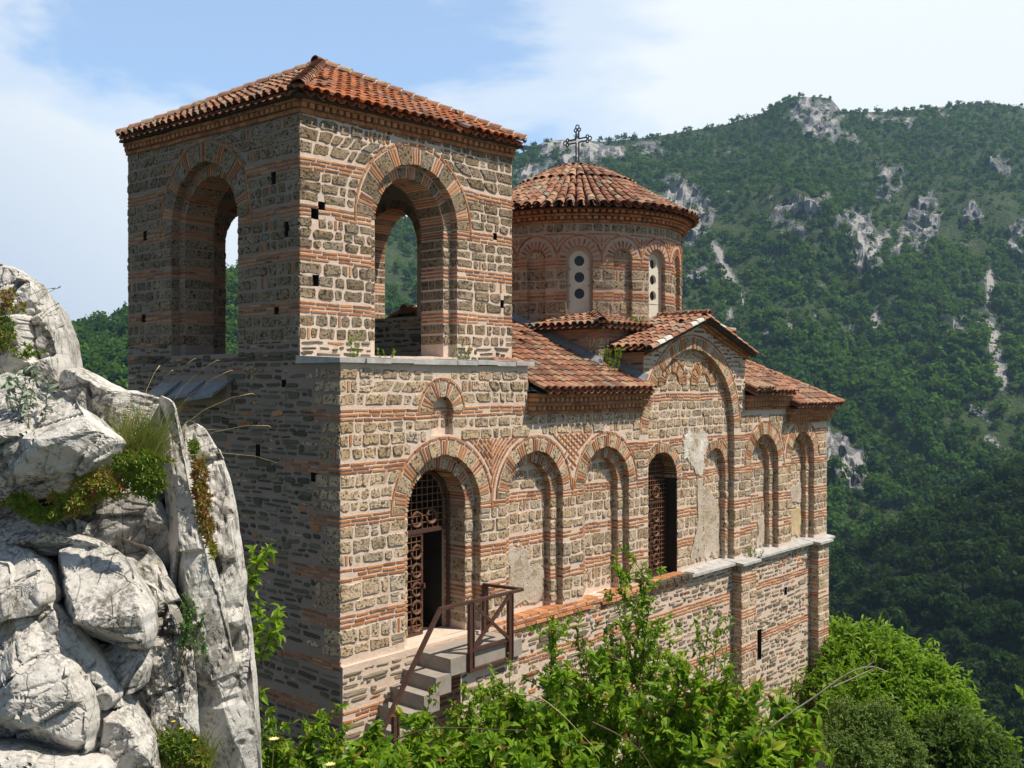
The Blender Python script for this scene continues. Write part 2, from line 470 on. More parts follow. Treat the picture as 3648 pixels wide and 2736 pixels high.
# ================================================================== THE CHURCH
church = empty('church', CH(8, 3.4, -8), 'two-storey medieval stone and brick church with open bell tower, tiled roofs and round drum', 'church')
FS = Frame(C0, D, OUT)                     # sunlit long wall, u = t
FW = Frame(C0, IN, -D)                     # shaded end wall, u = s
SO = .966                                  # setback of the tower on its base
T0 = C0 + IN*SO
ZL = -4.12                                 # string course
ZB = -11.5

INNER_SHADE = m_plain('inner_shade', (.04, .033, .025), .95, .3, 4)  # near-black colour paints the lack of light inside openings and holes
# --- coursing of the long wall
rowsS = [('R', -9.0, -6.2), ('K', -6.18, -5.98), ('R', -5.96, -4.98), ('K', -4.95, -4.75), ('R', -4.73, -4.21), ('K', -4.19, -4.02),
         ('B', -3.99, -3.84), ('B', -3.81, -3.60), ('K', -3.57, -3.36), ('B', -3.34, -3.2), ('B', -3.17, -2.93), ('K', -2.90, -2.69),
         ('B', -2.665, -2.52), ('B', -2.49, -2.30), ('B', -2.27, -2.105), ('K', -2.09, -1.91), ('B', -1.88, -1.74), ('B', -1.71, -1.55), ('B', -1.52, -1.345),
         ('K', -1.325, -1.145), ('B', -1.12, -.95), ('B', -.92, -.745), ('B', -.72, -.565), ('K', -.535, -.345), ('B', -.315, -.15), ('B', -.12, .045), ('B', .075, .215)]
rowsG = [('B', -.72, -.565), ('B', -.54, -.38), ('K', -.36, -.17), ('B', -.14, .03), ('B', .055, .19), ('B', .21, .34), ('B', .37, .52), ('B', .55, .78)]

small = Arch(2.08, .25, -.43, -.83, ring=.25, hood=.05, depth=.12, nring=4)
doorI = Arch(2.10, .66, -2.02, ZL, ring=.0, depth=.5, through=False)
doorI.kids = [Arch(2.10, .60, -2.02, ZL, depth=3.6, back=INNER_SHADE)]
doorO = Arch(2.12, .86, -2.0, ZL, ring=.25, hood=.05, depth=.14, kids=[doorI], nring=7)
n1i = Arch(4.42, .58, -1.97, ZL+.03, depth=.13)
n1 = Arch(4.42, .79, -1.97, ZL+.03, ring=.23, hood=.05, depth=.13, kids=[n1i], nring=7)
n2i = Arch(6.58, .55, -1.97, ZL+.03, depth=.13)
n2 = Arch(6.58, .76, -1.97, ZL+.03, ring=.25, hood=.05, depth=.13, kids=[n2i], nring=7)
winA = Arch(8.74, .62, -2.05, -4.10, ring=.23, depth=3.2, nring=6, back=INNER_SHADE)
n3 = Arch(10.98, .47, -1.92, ZL+.03, ring=.2, depth=.14, nring=5)
great = Arch(9.82, 1.80, -1.02, ZL+.03, ring=.27, hood=.05, depth=.14, kids=[winA, n3], nring=13)
bAi = Arch(13.14, .50, -1.95, ZL+.03, depth=.13)
bA = Arch(13.14, .72, -1.93, ZL+.03, ring=.27, hood=.05, depth=.14, kids=[bAi], nring=6)
bBi = Arch(15.24, .48, -1.92, ZL+.03, depth=.13)
bB = Arch(15.24, .68, -1.90, ZL+.03, ring=.27, hood=.05, depth=.14, kids=[bBi], nring=6)
topS = [small, doorO, n1, n2, great, bA, bB]
for a, r in ((doorI, .2), (n1i, .21), (n2i, .21), (bAi, .22), (bBi, .2)): a.ring = r-.005; a.nring = 7

TE = 16.7
GL, GR, GC = 7.86, 12.14, 10.0
def ztS(u):
    if u < 4.2: return .32
    if u < GL: return -.16
    if u < GR: return .66 + (1.44-.66)*(1-abs(u-GC)/(GR-GC))
    if u < 14.3: return -.26
    return -.6
def baseS(z):
    iv = []
    if z < .25: iv.append((0, 4.2))
    if z < -.54: iv = [(0, GL)]
    if z <= .66: iv.append((GL, GR))
    elif z < 1.4:
        w = (1.44-z)/(1.44-.66)*(GR-GC); iv.append((GC-w+.1, GC+w-.1))
    if z < -.62: iv.append((GR, 14.3))
    if z < -1.0 and z > -9: iv[-1] = (GR, TE)
    elif z < -.62 and z >= -1.0: pass
    # merge
    iv.sort(); o = []
    for a, b in iv:
        if o and abs(o[-1][1]-a) < 1e-3 and z < -.62: o[-1] = (o[-1][0], b)
        else: o.append((a, b))
    return o
SPX = (3.25, 5.5)
def ivS(z, gable):
    iv = [(GL, GR)] if z <= .66 else baseS(z)
    if z > .66: iv = [x for x in iv if x[0] > 7]
    if not gable: iv = [x for x in sub_iv(baseS(z), (GL, GR) if z > ZL else None)]
    for a in topS: iv = sub_iv(iv, a.excl(z))
    if -1.95 < z < -.93:
        iv = sub_iv(iv, (2.12, 6.58)); iv = sub_iv(iv, (13.14, 15.24))
    return iv
def ivLow(z):
    iv = [(0, 9.3), (9.3, TE)]
    iv = sub_iv(iv, (11.42, 12.11)); iv = sub_iv(iv, (15.52, 16.14))
    if z > -7: iv = sub_iv(iv, slit.excl(z)); iv = sub_iv(iv, ph1.excl(z))
    return iv
slit = hole(12.74, -6.29, .22, .74, .6); ph1 = hole(14.13, -5.2, .17, .2, .35)

slit.back = INNER_SHADE; ph1.back = INNER_SHADE
w = MB(MORTAR, TUFA, BRICK, SLATE)
# upper wall
brk = [0, 4.2-1e-5, 4.2, GL-1e-5, GL, GC, GR, GR+1e-5, 14.3-1e-5, 14.3, TE]
wall_face(w, FS, brk, lambda u: ZL, ztS, topS, 0, MORTAR)
upper = [r for r in rowsS if r[1] > ZL-.1]
fill(w, FS, [r for r in upper if r[0] != 'R' and r[1] > -4.15], lambda z: ivS(z, False))
fill(w, FS, [r for r in upper if r[2] < -.72 and r[1] > -4.15], lambda z: ivS(z, True))
rubble(w, FS, -.72, 1.34, lambda z: ivS(z, True), 0, SLATE2, .95, .25)
fill(w, FS, [('B', -.90, -.62)], lambda z: [(14.3, TE)])
def inside(a, kids=(), pl=None):
    def f(z):
        c = a.chord(z); iv = [c] if c else []
        for k in kids: iv = sub_iv(iv, k.excl(z))
        if pl: iv = pl(z, iv)
        return iv
    return f
def rows_in(rows, a): return [r for r in rows if r[1] >= a.zb-.03 and r[2] <= a.zs+a.hw]
dep = {}
def do_niche(a, h, rows, stones=True):
    voussoirs(w, FS, a, h, a.depth, 3 if a.hw > .4 else 2)
    if a.depth < 1: jambs(w, FS, a, h, rows_in(rows, a))
    if a.hood: hood_ring(w, FS, a.uc, a.zs, a.hw+a.ring, a.hood-.012, h, leg=.0)
    for k in a.kids: do_niche(k, h-a.depth, rows, stones)
    if stones and a.depth < .3: fill(w, FS, rows_in(rows, a), inside(a, a.kids), h-a.depth)
for a in topS: do_niche(a, 0, rowsS if a is not great else [r for r in rowsS if r[1] < -.73] + rowsG)
# hood legs between the arches
for u in (3.26, 5.5, 14.17): 
    slab(w, FS, [(u-.016, -2.1), (u+.016, -2.1), (u+.016, -1.75), (u-.016, -1.75)], -.01, .016, .005, BRICK, .6)
# spandrel of nested curved bricks, spandrel of woven bricks
def arcs(uc, zs, r, side, umid, zt, h=0):
    a = math.acos(max(-1, min(1, abs(umid-uc)/r)))
    b = math.asin(max(0, min(1, (zt-zs)/r)))
    while a < b-.02:
        e = min(b, a+U(.15, .2)/r); P = []
        for hq in (h-.02, h+U(.01, .018)):
            for (ang, rr) in ((a+.012/r, r), (e-.01/r, r), (e-.01/r, r+.034), (a+.012/r, r+.034)):
                P.append(FS.P(uc + side*rr*math.cos(ang), zs + rr*math.sin(ang), hq))
        w.hexa(P, BRICK, R()); a = e
for k in range(1, 12):
    arcs(2.12, -2.0, 1.15+.066*k, 1, 3.25, -.93); arcs(4.42, -1.97, 1.06+.066*k, -1, 3.25, -.93)
for k in range(1, 5):
    arcs(13.14, -1.93, 1.02+.07*k, 1, 14.19, -1.25); arcs(15.24, -1.90, 1.0+.07*k, -1, 14.19, -1.25)
fill(w, FS, [('B', -1.25, -.92)], lambda z: sub_iv(sub_iv([(13.2, 15.2)], bA.excl(z)), bB.excl(z)))
for i in range(16):
    for j in range(14):
        u = 4.9+i*.082; z = -1.62+j*.06
        if z > -.96: continue
        d1 = math.hypot(u-4.42, z+1.97); d2 = math.hypot(u-6.58, z+1.97)
        if d1 < 1.12 or d2 < 1.12: continue
        L = .062; s = 1 if (i+j) % 2 else -1
        a, b = (u-L*.7, z-s*L*.6), (u+L*.7, z+s*L*.6); n = (-(b[1]-a[1]), b[0]-a[0]); q = .015/math.hypot(*n)
        slab(w, FS, [(a[0]-n[0]*q, a[1]-n[1]*q), (b[0]-n[0]*q, b[1]-n[1]*q), (b[0]+n[0]*q, b[1]+n[1]*q), (a[0]+n[0]*q, a[1]+n[1]*q)], -.01, .014, .004, BRICK, R())
# two small blind arches in the big tympanum (drawn in brick, level with the wall)
for uc in (9.15, 10.45):
    a = Arch(uc, .30, -.02, -.2, ring=.24, hood=.04, nring=5); voussoirs(w, FS, a, -.125, .02, 2)
    hood_ring(w, FS, uc, -.02, .53, .035, -.12); hood_ring(w, FS, uc, -.02, .27, .03, -.12)
# lower wall
wall_face(w, FS, [0, TE], lambda u: ZB, lambda u: ZL, [slit, ph1], 0.06, MORTAR3)
fill(w, FS, [r for r in rowsS if r[2] < -4.0 and r[0] == 'K' and r[1] < -4.5], ivLow, .06)
for r in rowsS:
    if r[0] == 'R': rubble(w, FS, r[1], r[2], ivLow, .06, SLATE2, .93, .15)
fquad(w, FS, [(0, ZB, -.05), (0, ZB, .06), (0, ZL, .06), (0, ZL, -.05)], MORTAR_SHADE)
fquad(w, FS, [(0, ZL, -.02), (TE, ZL, -.02), (TE, ZL, .06), (0, ZL, .06)], MORTAR3)
fill(w, FS, [('K', -4.36, -4.14)], lambda z: [(1.6, 9.3)], .06)
# pilasters of the lower wall
for (a, b) in ((11.42, 12.11), (15.52, 16.14)):
    h = .3
    fquad(w, FS, [(a, ZB, h), (b, ZB, h), (b, ZL-.02, h), (a, ZL-.02, h)], MORTAR)
    for u, hh in ((a, 1), (b, 1)):
        fquad(w, FS, [(u, ZB, 0), (u, ZB, h), (u, ZL-.02, h), (u, ZL-.02, 0)], MORTAR)
    z = -9.0; pr = []
    while z < -4.35:
        for _ in range(random.choice((3, 4))):
            if z < -4.35: pr.append(('B', z, z+.17)); z += .195
        pr.append(('K', z, z+.2)); z += .225
    pr = [r for r in pr if r[2] < -4.14]
    fill(w, FS, pr, lambda z: [(a, b)], h)
    FL = Frame(CH(a, 0, 0), OUT, -D)
    fill(w, FL, pr, lambda z: [(.06, h)], 0)
# end wall far side, back wall, far end (plain masonry, closes the volume)
def pt(t, s, z): return tuple(CH(t, s, z))
w.quad(pt(TE, 0, ZB), pt(TE, 6.7, ZB), pt(TE, 6.7, -.6), pt(TE, 0, -.6), MORTAR)
w.quad(pt(TE, 0, ZB), pt(TE, 0, ZL), pt(TE+.0, -.06, ZL), pt(TE, -.06, ZB), MORTAR)
w.quad(pt(4.9, 6.75, ZB), pt(TE, 6.75, ZB), pt(TE, 6.75, -.2), pt(4.9, 6.75, -.2), MORTAR)
w.quad(pt(0, 6.235, ZB), pt(5.85, 6.235, ZB), pt(5.85, 6.235, .36), pt(0, 6.235, .36), MORTAR)
w.quad(pt(4.9, 6.75, ZB), pt(4.9, 6.24, ZB), pt(4.9, 6.24, -.2), pt(4.9, 6.75, -.2), MORTAR)
facade = w.build('facade_wall', church)

# --- plaster remains
def patch(name, outline, h, mat, n=26, seed=0):
    rr = random.Random(seed); pts = []
    for i in range(len(outline)):
        a, b = outline[i], outline[(i+1) % len(outline)]
        for k in range(7):
            f = k/7; pts.append((a[0]+(b[0]-a[0])*f+rr.uniform(-.06, .06), a[1]+(b[1]-a[1])*f+rr.uniform(-.07, .07)))
    m = MB(mat); slab(m, FS, pts, h, h+.024, .016, mat, .5, .003)
    return m.build(name, facade)
WP = m_plaster('white_plaster', (.80, .75, .68))
patch('plaster_patch', [(9.58, -1.25), (9.75, -1.02), (10.1, -1.08), (10.42, -.98), (10.62, -1.3), (10.5, -1.7), (10.42, -2.05), (10.1, -2.0), (9.92, -1.75), (9.66, -1.6)], -.14, WP, seed=3)
patch('plaster_patch', [(10.2, -2.1), (10.46, -2.0), (10.48, -3.9), (10.2, -3.95), (9.9, -3.9), (10.12, -3.4), (10.25, -2.8)], -.14, PLASTER, seed=8)
patch('plaster_patch', [(10.6, -2.5), (10.8, -2.3), (11.1, -2.55), (11.4, -2.9), (11.42, -4.0), (10.58, -4.0)], -.28, PLASTER, seed=9)
patch('plaster_patch', [(3.95, -3.95), (4.9, -3.95), (4.93, -3.35), (4.55, -3.3), (4.4, -2.92), (3.95, -2.84)], -.255, PLASTER, seed=4)
patch('plaster_patch', [(14.8, -3.98), (15.66, -3.98), (15.68, -3.3), (14.8, -3.35)], -.265, m_plain('ochre_plaster', (.50, .38, .22), .95, .2, 7), seed=5)
patch('plaster_patch', [(14.8, -3.1), (15.66, -3.15), (15.68, -2.55), (15.2, -2.7), (14.8, -2.65)], -.265, PLASTER, seed=6)
patch('plaster_patch', [(13.2, -4.0), (13.6, -4.0), (13.62, -3.15), (13.3, -3.35)], -.265, PLASTER, seed=7)

# --- shaded end wall of the base, rubble with quoins
w = MB(MORTAR_SHADE, SLATE, TUFA, BRICK)
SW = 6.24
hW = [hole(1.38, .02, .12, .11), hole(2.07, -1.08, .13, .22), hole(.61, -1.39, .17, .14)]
for x in hW: x.back = INNER_SHADE
wall_face(w, FW, [0, SO-1e-5, SO, SW], lambda u: ZB, lambda u: .32 if u < SO else .5, hW, 0, MORTAR_SHADE)
quo = [r for r in rowsS if r[1] > -9]
def ivq(z):
    k = int((z+20)*3.1); return [(0, .35+.28*((k*7919) % 5)/4)]
def ivqK(z): return [(0, .6+.9*((int((z+20)*2.2)*7919) % 7)/6)]
for r in quo:
    if r[0] == 'B': fill(w, FW, [r], ivq)
    elif r[0] == 'K': fill(w, FW, [r], ivqK if r[1] > -4.6 else (lambda z: [(0, SW)]))
def ivr(z):
    kz = [r for r in quo if r[1]-.03 <= z <= r[2]+.03]
    lo = 0
    if kz: lo = ivq((kz[0][1]+.004))[0][1]+.03 if kz[0][0] == 'B' else (ivqK(kz[0][1]+.004)[0][1]+.03 if kz[0][0] == 'K' else 0)
    if kz and kz[0][0] == 'K' and kz[0][1] < -4.6: return []
    if z > .2 : lo = max(lo, SO+.02)
    iv = [(lo, SW)]
    for x in hW: iv = sub_iv(iv, x.excl(z))
    return iv
rubble(w, FW, -7.5, .47, ivr, 0, SLATE, .97, .04)
w.build('rubble_wall', church)

# --- lead ledge on the base
m = MB(LEAD, MORTAR_SHADE)
def ledge(t0, t1, s0, s1, z0, z1, n=9):
    for i in range(n):
        a, b = t0+(t1-t0)*i/n+.004, t0+(t1-t0)*(i+1)/n-.004; j = U(-.008, .008); f = U(-.015, .015)
        P = [pt(a, s0+f, z0+j), pt(b, s0+f, z0+j), pt(b, s1, z0+j), pt(a, s1, z0+j), pt(a, s0+f, z1+j), pt(b, s0+f, z1+j), pt(b, s1, z1+j+.05), pt(a, s1, z1+j+.05)]
        m.hexa(P, LEAD)
ledge(-.07, 4.3, -.085, SO+.02, .315, .385)
m.build('stone_ledge', church)
# sheet-metal sill under the tower arch
m = MB(LEADD)
for (s0, s1) in ((2.72, 3.45), (3.45, 4.2), (4.2, 4.85)):
    a = [pt(.25, s0, .3), pt(.25, s1, .3), pt(-.42, s1+.1, -.24), pt(-.42, s0, -.16)]
    b = [(x, y, z-.05) for x, y, z in a]
    m.hexa(b+a, LEADD)
m.build('metal_sill', church)
m = MB(MORTAR_SHADE); 
m.box(CH(.1, 3.8, -.1), D*.2, IN*1.0, Vector((0, 0, .25)), MORTAR_SHADE)
m.build('sill_bed', church)

# --- string course slabs
m = MB(LEAD, BRICK)
def course(t0, t1, out, n):
    for i in range(n):
        a, b = t0+(t1-t0)*i/n+.003, t0+(t1-t0)*(i+1)/n-.003; j = U(-.006, .006)
        m.hexa([pt(a, -out, ZL-.055+j), pt(b, -out, ZL-.055+j), pt(b, .25, ZL-.055+j), pt(a, .25, ZL-.055+j), pt(a, -out, ZL+.0+j), pt(b, -out, ZL+.0+j), pt(b, .25, ZL+.055+j), pt(a, .25, ZL+.055+j)], LEAD)
course(9.45, 11.33, .2, 3); course(11.33, 12.2, .4, 1); course(12.2, 15.44, .2, 5); course(15.44, 16.24, .4, 1); course(16.24, 16.8, .2, 1)
# bare brick steps where the slabs are lost
for k, (o, z) in enumerate(((.05, -4.09), (.08, -4.15), (.11, -4.215))):
    x = 3.2
    while x < 9.4:
        q = min(9.4, x+U(.2, .34))
        if R() < .93: m.hexa([pt(x+.008, -o-U(0, .02), z-.035), pt(q-.008, -o-U(0, .02), z-.035), pt(q-.008, .2, z-.035), pt(x+.008, .2, z-.035), pt(x+.008, -o, z+.012), pt(q-.008, -o, z+.012), pt(q-.008, .2, z+.012), pt(x+.008, .2, z+.012)], BRICK, R())
        x = q
m.build('string_course', church)

# --- tower
STONE[0] = TUFAT
FTS = Frame(T0, D, OUT); FTW = Frame(T0, IN, -D)
TW, TD, TH = 4.87, 5.27, .72
rowsT = [('R', .42, .68), ('B', .70, .87), ('B', .90, 1.07), ('K', 1.10, 1.29), ('B', 1.31, 1.48), ('B', 1.51, 1.67), ('B', 1.70, 1.87), ('K', 1.90, 2.09), ('B', 2.10, 2.23),
         ('B', 2.255, 2.39), ('B', 2.415, 2.555), ('K', 2.58, 2.78), ('B', 2.80, 2.94), ('B', 2.965, 3.11), ('B', 3.135, 3.285), ('K', 3.31, 3.51), ('B', 3.545, 3.72), ('B', 3.75, 3.93), ('B', 3.955, 4.11), ('B', 4.13, 4.26)]
def tower_arch(uc, zb, hw, r):
    i = Arch(uc, hw-.2, 2.72, zb, ring=.0, depth=TH-.15, through=True)
    o = Arch(uc, hw, 2.74, zb, ring=r-hw-.05, hood=.05, depth=.15, kids=[i], nring=7)
    i.ring = .195; i.nring = 7
    return o, i
aS, aSi = tower_arch(2.41, .46, 1.0, 1.36)
aW, aWi = tower_arch(3.66-SO, .42, 1.04, 1.43)
aE, aEi = tower_arch(2.63, 1.33, 1.0, 1.36)
aN, aNi = tower_arch(2.41, .5, 1.0, 1.36)
hS = [hole(.41, 2.76, .13, .13), hole(.28, 2.62, .15, .16), hole(.3, 1.6, .13, .18), hole(4.4, 2.72, .11, .13), hole(4.6, 1.5, .1, .15)]
hT = [hole(.68, 3.22, .14, .2), hole(.33, 2.39, .12, .24), hole(.6, 1.15, .13, .12), hole(4.65, 2.7, .13, .18), hole(4.7, 1.2, .15, .15)]
w = MB(MORTAR, TUFA, BRICK, SLATE)
for x in hS+hT: x.back = INNER_SHADE
ztT = lambda L: (lambda u: 4.15 + .1*u/L)
for fr, L, arch, hl, mo in ((FTS, TW, aS, hS, MORTAR), (FTW, TD, aW, hT, MORTAR_SHADE)):  # shaded face takes the mortar with shade in its colour
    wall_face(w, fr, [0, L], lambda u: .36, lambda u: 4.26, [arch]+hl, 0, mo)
    def iv(z):
        q = [(0, L)]; q = sub_iv(q, arch.excl(z))
        for x in hl: q = sub_iv(q, x.excl(z))
        return q
    ro = [r for r in rowsT if r[0] != 'R']
    fill(w, fr, ro, iv); rubble(w, fr, .42, .68, iv, 0)
    voussoirs(w, fr, arch, 0, .15); hood_ring(w, fr, arch.uc, arch.zs, arch.hw+arch.ring, .04, 0, leg=.12)
    jambs(w, fr, arch, 0, ro); k = arch.kids[0]
    voussoirs(w, fr, k, -.15, k.depth); jambs(w, fr, k, -.15, ro); fill(w, fr, rows_in(ro, arch), inside(arch, arch.kids), -.15)
# other two outer faces
FTE = Frame(T0+D*TW, IN, D); FTN = Frame(T0+IN*TD, D, IN)
for fr, L, a in ((FTE, TD, aE), (FTN, TW, aN)):
    wall_face(w, fr, [0, L], lambda u: .36, lambda u: 4.26, [a], 0, MORTAR)
    ro = [r for r in rowsT if r[0] != 'R']
    fill(w, fr, ro, lambda z: sub_iv([(0, L)], a.excl(z)))
    voussoirs(w, fr, a, 0, .15); k = a.kids[0]; voussoirs(w, fr, k, -.15, k.depth); jambs(w, fr, k, -.15, ro)
# inner faces
for fr, L, a, off in ((Frame(T0+IN*TH, D, IN), TW, aSi, 0), (Frame(T0+D*TH, IN, D), TD, aWi, 0), (Frame(T0+D*(TW-TH), IN, -D), TD, aEi, 0), (Frame(T0+IN*(TD-TH), D, OUT), TW, aNi, 0)):
    mat = PLASTERG if fr.n.dot(D) < -.9 else MORTAR_SHADE
    wall_face(w, fr, [TH, L-TH], lambda u: .36, lambda u: 4.26, [Arch(a.uc, a.hw, a.zs, a.zb, depth=.005, through=True)], 0, mat)
    if mat is not MORTAR_SHADE: rubble(w, fr, .38, 1.32, lambda z: [(TH+.03, L-TH-.03)], 0, SLATE)
    if mat is MORTAR_SHADE: fill(w, fr, [r for r in rowsT if r[0] != 'R'], lambda z: sub_iv([(TH+.03, L-TH-.03)], a.chord(z)))
P = [T0, T0+D*TW, T0+D*TW+IN*TD, T0+IN*TD]
w.poly([tuple(p+Vector((0, 0, .40))) for p in P], MORTAR_SHADE)
w.poly([tuple(p+Vector((0, 0, 4.25))) for p in P], WOODD)
tower = w.build('bell_tower', church)

STONE[0] = TUFA
# --- cornices: courses of brick with saw-tooth rows
def cornice(mb, fr, u0, u1, zb, zt, o0, o1, saw=2, dz=0.0):
    """dz: how much higher the far end sits"""
    n = 1+2*saw; p = (zt-zb)/n
    for i in range(n):
        o = o0+(o1-o0)*(i+1)/n; x = u0-o0
        zz0 = zb+p*i
        if i % 2 == 0:
            while x < u1+o0-.01:
                q = min(u1+o0, x+U(.2, .32)); d = dz*(x-u0)/(u1-u0)
                mb.hexa([fr.P(a, b+d, c) for a, b, c in ((x+.006, zz0+.006, -.05), (q-.006, zz0+.006, -.05), (q-.006, zz0+p*.8, -.05), (x+.006, zz0+p*.8, -.05), (x+.006, zz0+.006, o), (q-.006, zz0+.006, o), (q-.006, zz0+p*.8, o), (x+.006, zz0+p*.8, o))], BRICK, R()*.5); x = q
            d = dz
            mb.hexa([fr.P(a, b, c) for a, b, c in ((u0, zz0, -.06), (u1, zz0+d, -.06), (u1, zz0+p+d, -.06), (u0, zz0+p, -.06), (u0, zz0, o-.03), (u1, zz0+d, o-.03), (u1, zz0+p+d, o-.03), (u0, zz0+p, o-.03))], MORTAR_SHADE)
        else:
            while x < u1+o0-.05:
                q = x+.085; d = dz*(x-u0)/(u1-u0)
                mb.hexa([fr.P(a, b+d, c) for a, b, c in ((x, zz0+.006, -.05), (q, zz0+.006, -.05), (q, zz0+p*.96, -.05), (x, zz0+p*.96, -.05), (x, zz0+.006, o+.02), (q, zz0+.006, o+.02), (q, zz0+p*.96, o+.02), (x, zz0+p*.96, o+.02))], BRICK, .2+R()*.6)
                x = q+.055
            d = dz; o_ = o0-.01
            mb.hexa([fr.P(a, b, c) for a, b, c in ((u0, zz0, -.06), (u1, zz0+d, -.06), (u1, zz0+p+d, -.06), (u0, zz0+p, -.06), (u0, zz0, o_), (u1, zz0+d, o_), (u1, zz0+p+d, o_), (u0, zz0+p, o_))], MORTAR_SHADE)
w = MB(BRICK, MORTAR_SHADE)
cornice(w, FTS, 0, TW, 4.13, 4.36, .02, .10, 1, .12); cornice(w, FTW, 0, TD, 4.13, 4.36, .02, .10, 1, .13)
cornice(w, FTE, 0, TD, 4.26, 4.47, .02, .1, 1); cornice(w, FTN, 0, TW, 4.26, 4.47, .02, .1, 1)
cornice(w, FS, 4.22, GL-.05, -.55, -.16, .03, .24, 2)
cornice(w, FS, GR+.02, 14.3, -.62, -.28, .03, .2, 2); cornice(w, FS, 14.3, TE, -1.0, -.62, .03, .26, 2)
FE = Frame(CH(TE, 0, 0), IN, D); cornice(w, FE, 0, 6.7, -1.0, -.62, .03, .26, 2)
# raking cornice of the gable
for s in (-1, 1):
    n = 17
    for i in range(n):
        f = (i+.5)/n; u = GC+s*(GR-GC+.04)*f; z = 1.40-.74*f
        w.box(FS.P(u, z, .06), D*.055, OUT*(.10+U(0, .015)), Vector((0, 0, .035)), BRICK, .3+R()*.6)
        w.box(FS.P(u, z+.075, .07), D*.062+Vector((0, 0, -s*.022)), OUT*.12, Vector((0, 0, .018)), BRICK, .3+R()*.6)
        w.box(FS.P(u, z-.07, .03), D*.062+Vector((0, 0, -s*.022)), OUT*.06, Vector((0, 0, .018)), BRICK, .3+R()*.6)
w.build('cornice', church)
# ================================================================== ROOFS
def barrel(mb, p, e, v, n, r0, r1, ln, mat, tint, seg=5, lift=.02, lip=True):
    """one half-round clay tile: p low end centre, e across, v up the slope, n out of the slope"""
    k = len(mb.v)
    for (q, r, up) in ((0, r0, lift), (ln, r1, 0)):
        for i in range(seg+1):
            a = math.pi*i/seg
            mb.v.append(tuple(p + v*q + e*(-r*math.cos(a)) + n*(r*.85*math.sin(a)+up)))
    for i in range(seg): mb.face((k+i+1, k+i, k+seg+1+i, k+seg+2+i)[::-1], mat, tint)
    if lip:
        j = len(mb.v)
        for i in range(seg+1):
            a = math.pi*i/seg; r = r0-.016
            mb.v.append(tuple(p + e*(-r*math.cos(a)) + n*(r*.85*math.sin(a)+lift)))
        for i in range(seg): mb.face((k+i, k+i+1, j+i+1, j+i), mat, tint*.35)
def tile_field(mb, A, B, top, clip, mat, w=.2, ex=.27, base=True, N=None, keep=.985):
    """tiles on the plane through eave A->B and a point of the top; clip(e,s) in metres, s up the slope"""
    A, B, top = Vector(A), Vector(B), Vector(top)
    E = (B-A); LE = E.length; E.normalize()
    V = top-A; V = V - E*V.dot(E); LV = V.length; V.normalize(); n = E.cross(V)
    if n.z < 0: n = -n
    nc = max(1, int(round(LE/w))); w = LE/nc; nr = int(LV/ex)+1
    for c in range(nc):
        ce = (c+.5)*w; je = U(-.008, .008)
        for r in range(nr):
            s = r*ex - .03
            if clip(ce, s+ex*.5):
                t = R()*.85 if R() < .93 else 1.0
                ee = (E + V*U(-.03, .03)).normalized()
                if R() < keep: barrel(mb, A+E*(ce+je+U(-.006, .006))+V*(s+U(-.015, .015))+n*.055, ee, V, n, w*.42, w*.36, ex+.08, mat, t, lift=.022)
            if clip(c*w, s+ex*.5) or clip(c*w, s+ex*.2):        # channel tile between
                barrel(mb, A+E*(c*w)+V*(s-.02)+n*.055, E, V, -n, w*.42, w*.40, ex+.05, mat, R()*.5, seg=4, lift=.0)
    return E, V, n, LE, LV
def ridge(mb, a, b, mat, r=.11, ex=.26, up=Vector((0, 0, 1)), mort=None):
    a, b = Vector(a), Vector(b); v = (b-a); L = v.length; v.normalize(); e = v.cross(up).normalized(); n = e.cross(v)
    if n.z < 0: n = -n
    k = 0
    while k*ex < L-.05:
        p = a+v*(k*ex)
        barrel(mb, p+n*U(0, .012), e, v, n, r, r*.86, min(ex+.07, L-k*ex+.02), mat, U(.3, .95), seg=6, lift=.02)
        if mort is not None: barrel(mb, p-v*.02+n*.0, e, v, n, r*1.04, r*.98, .05, mort, .5, seg=6, lift=.0, lip=False)
        k += 1
# tower roof: four slopes
def TC(t, s, z): return T0 + D*t + IN*s + Vector((0, 0, z))
ov = .17
EN, EL, EF, ER = TC(-ov, -ov, 4.37), TC(-ov, TD+.02, 4.53), TC(TW+ov, TD+ov, 4.6), TC(TW+ov, -ov, 4.5)
AP = TC(TW/2, TD/2, 5.90)
def tri_clip(LE, LV, xa, m=.0):
    def f(e, s):
        if s < -.1 or s > LV: return False
        q = s/LV
        return xa*q - m <= e <= LE-(LE-xa)*q + m
    return f
m = MB(TILE, WOODD)
for (a, b, mat) in ((EL, EN, TILE), (EN, ER, TILE2), (ER, EF, TILE), (EF, EL, TILE)):
    E_ = (b-a).normalized(); LE = (b-a).length; V_ = AP-a; xa = V_.dot(E_); LV = (V_-E_*xa).length
    m.poly([tuple(a), tuple(b), tuple(AP)], WOODD)
    tile_field(m, a, b, AP, tri_clip(LE, LV, xa), mat, .2, .27)
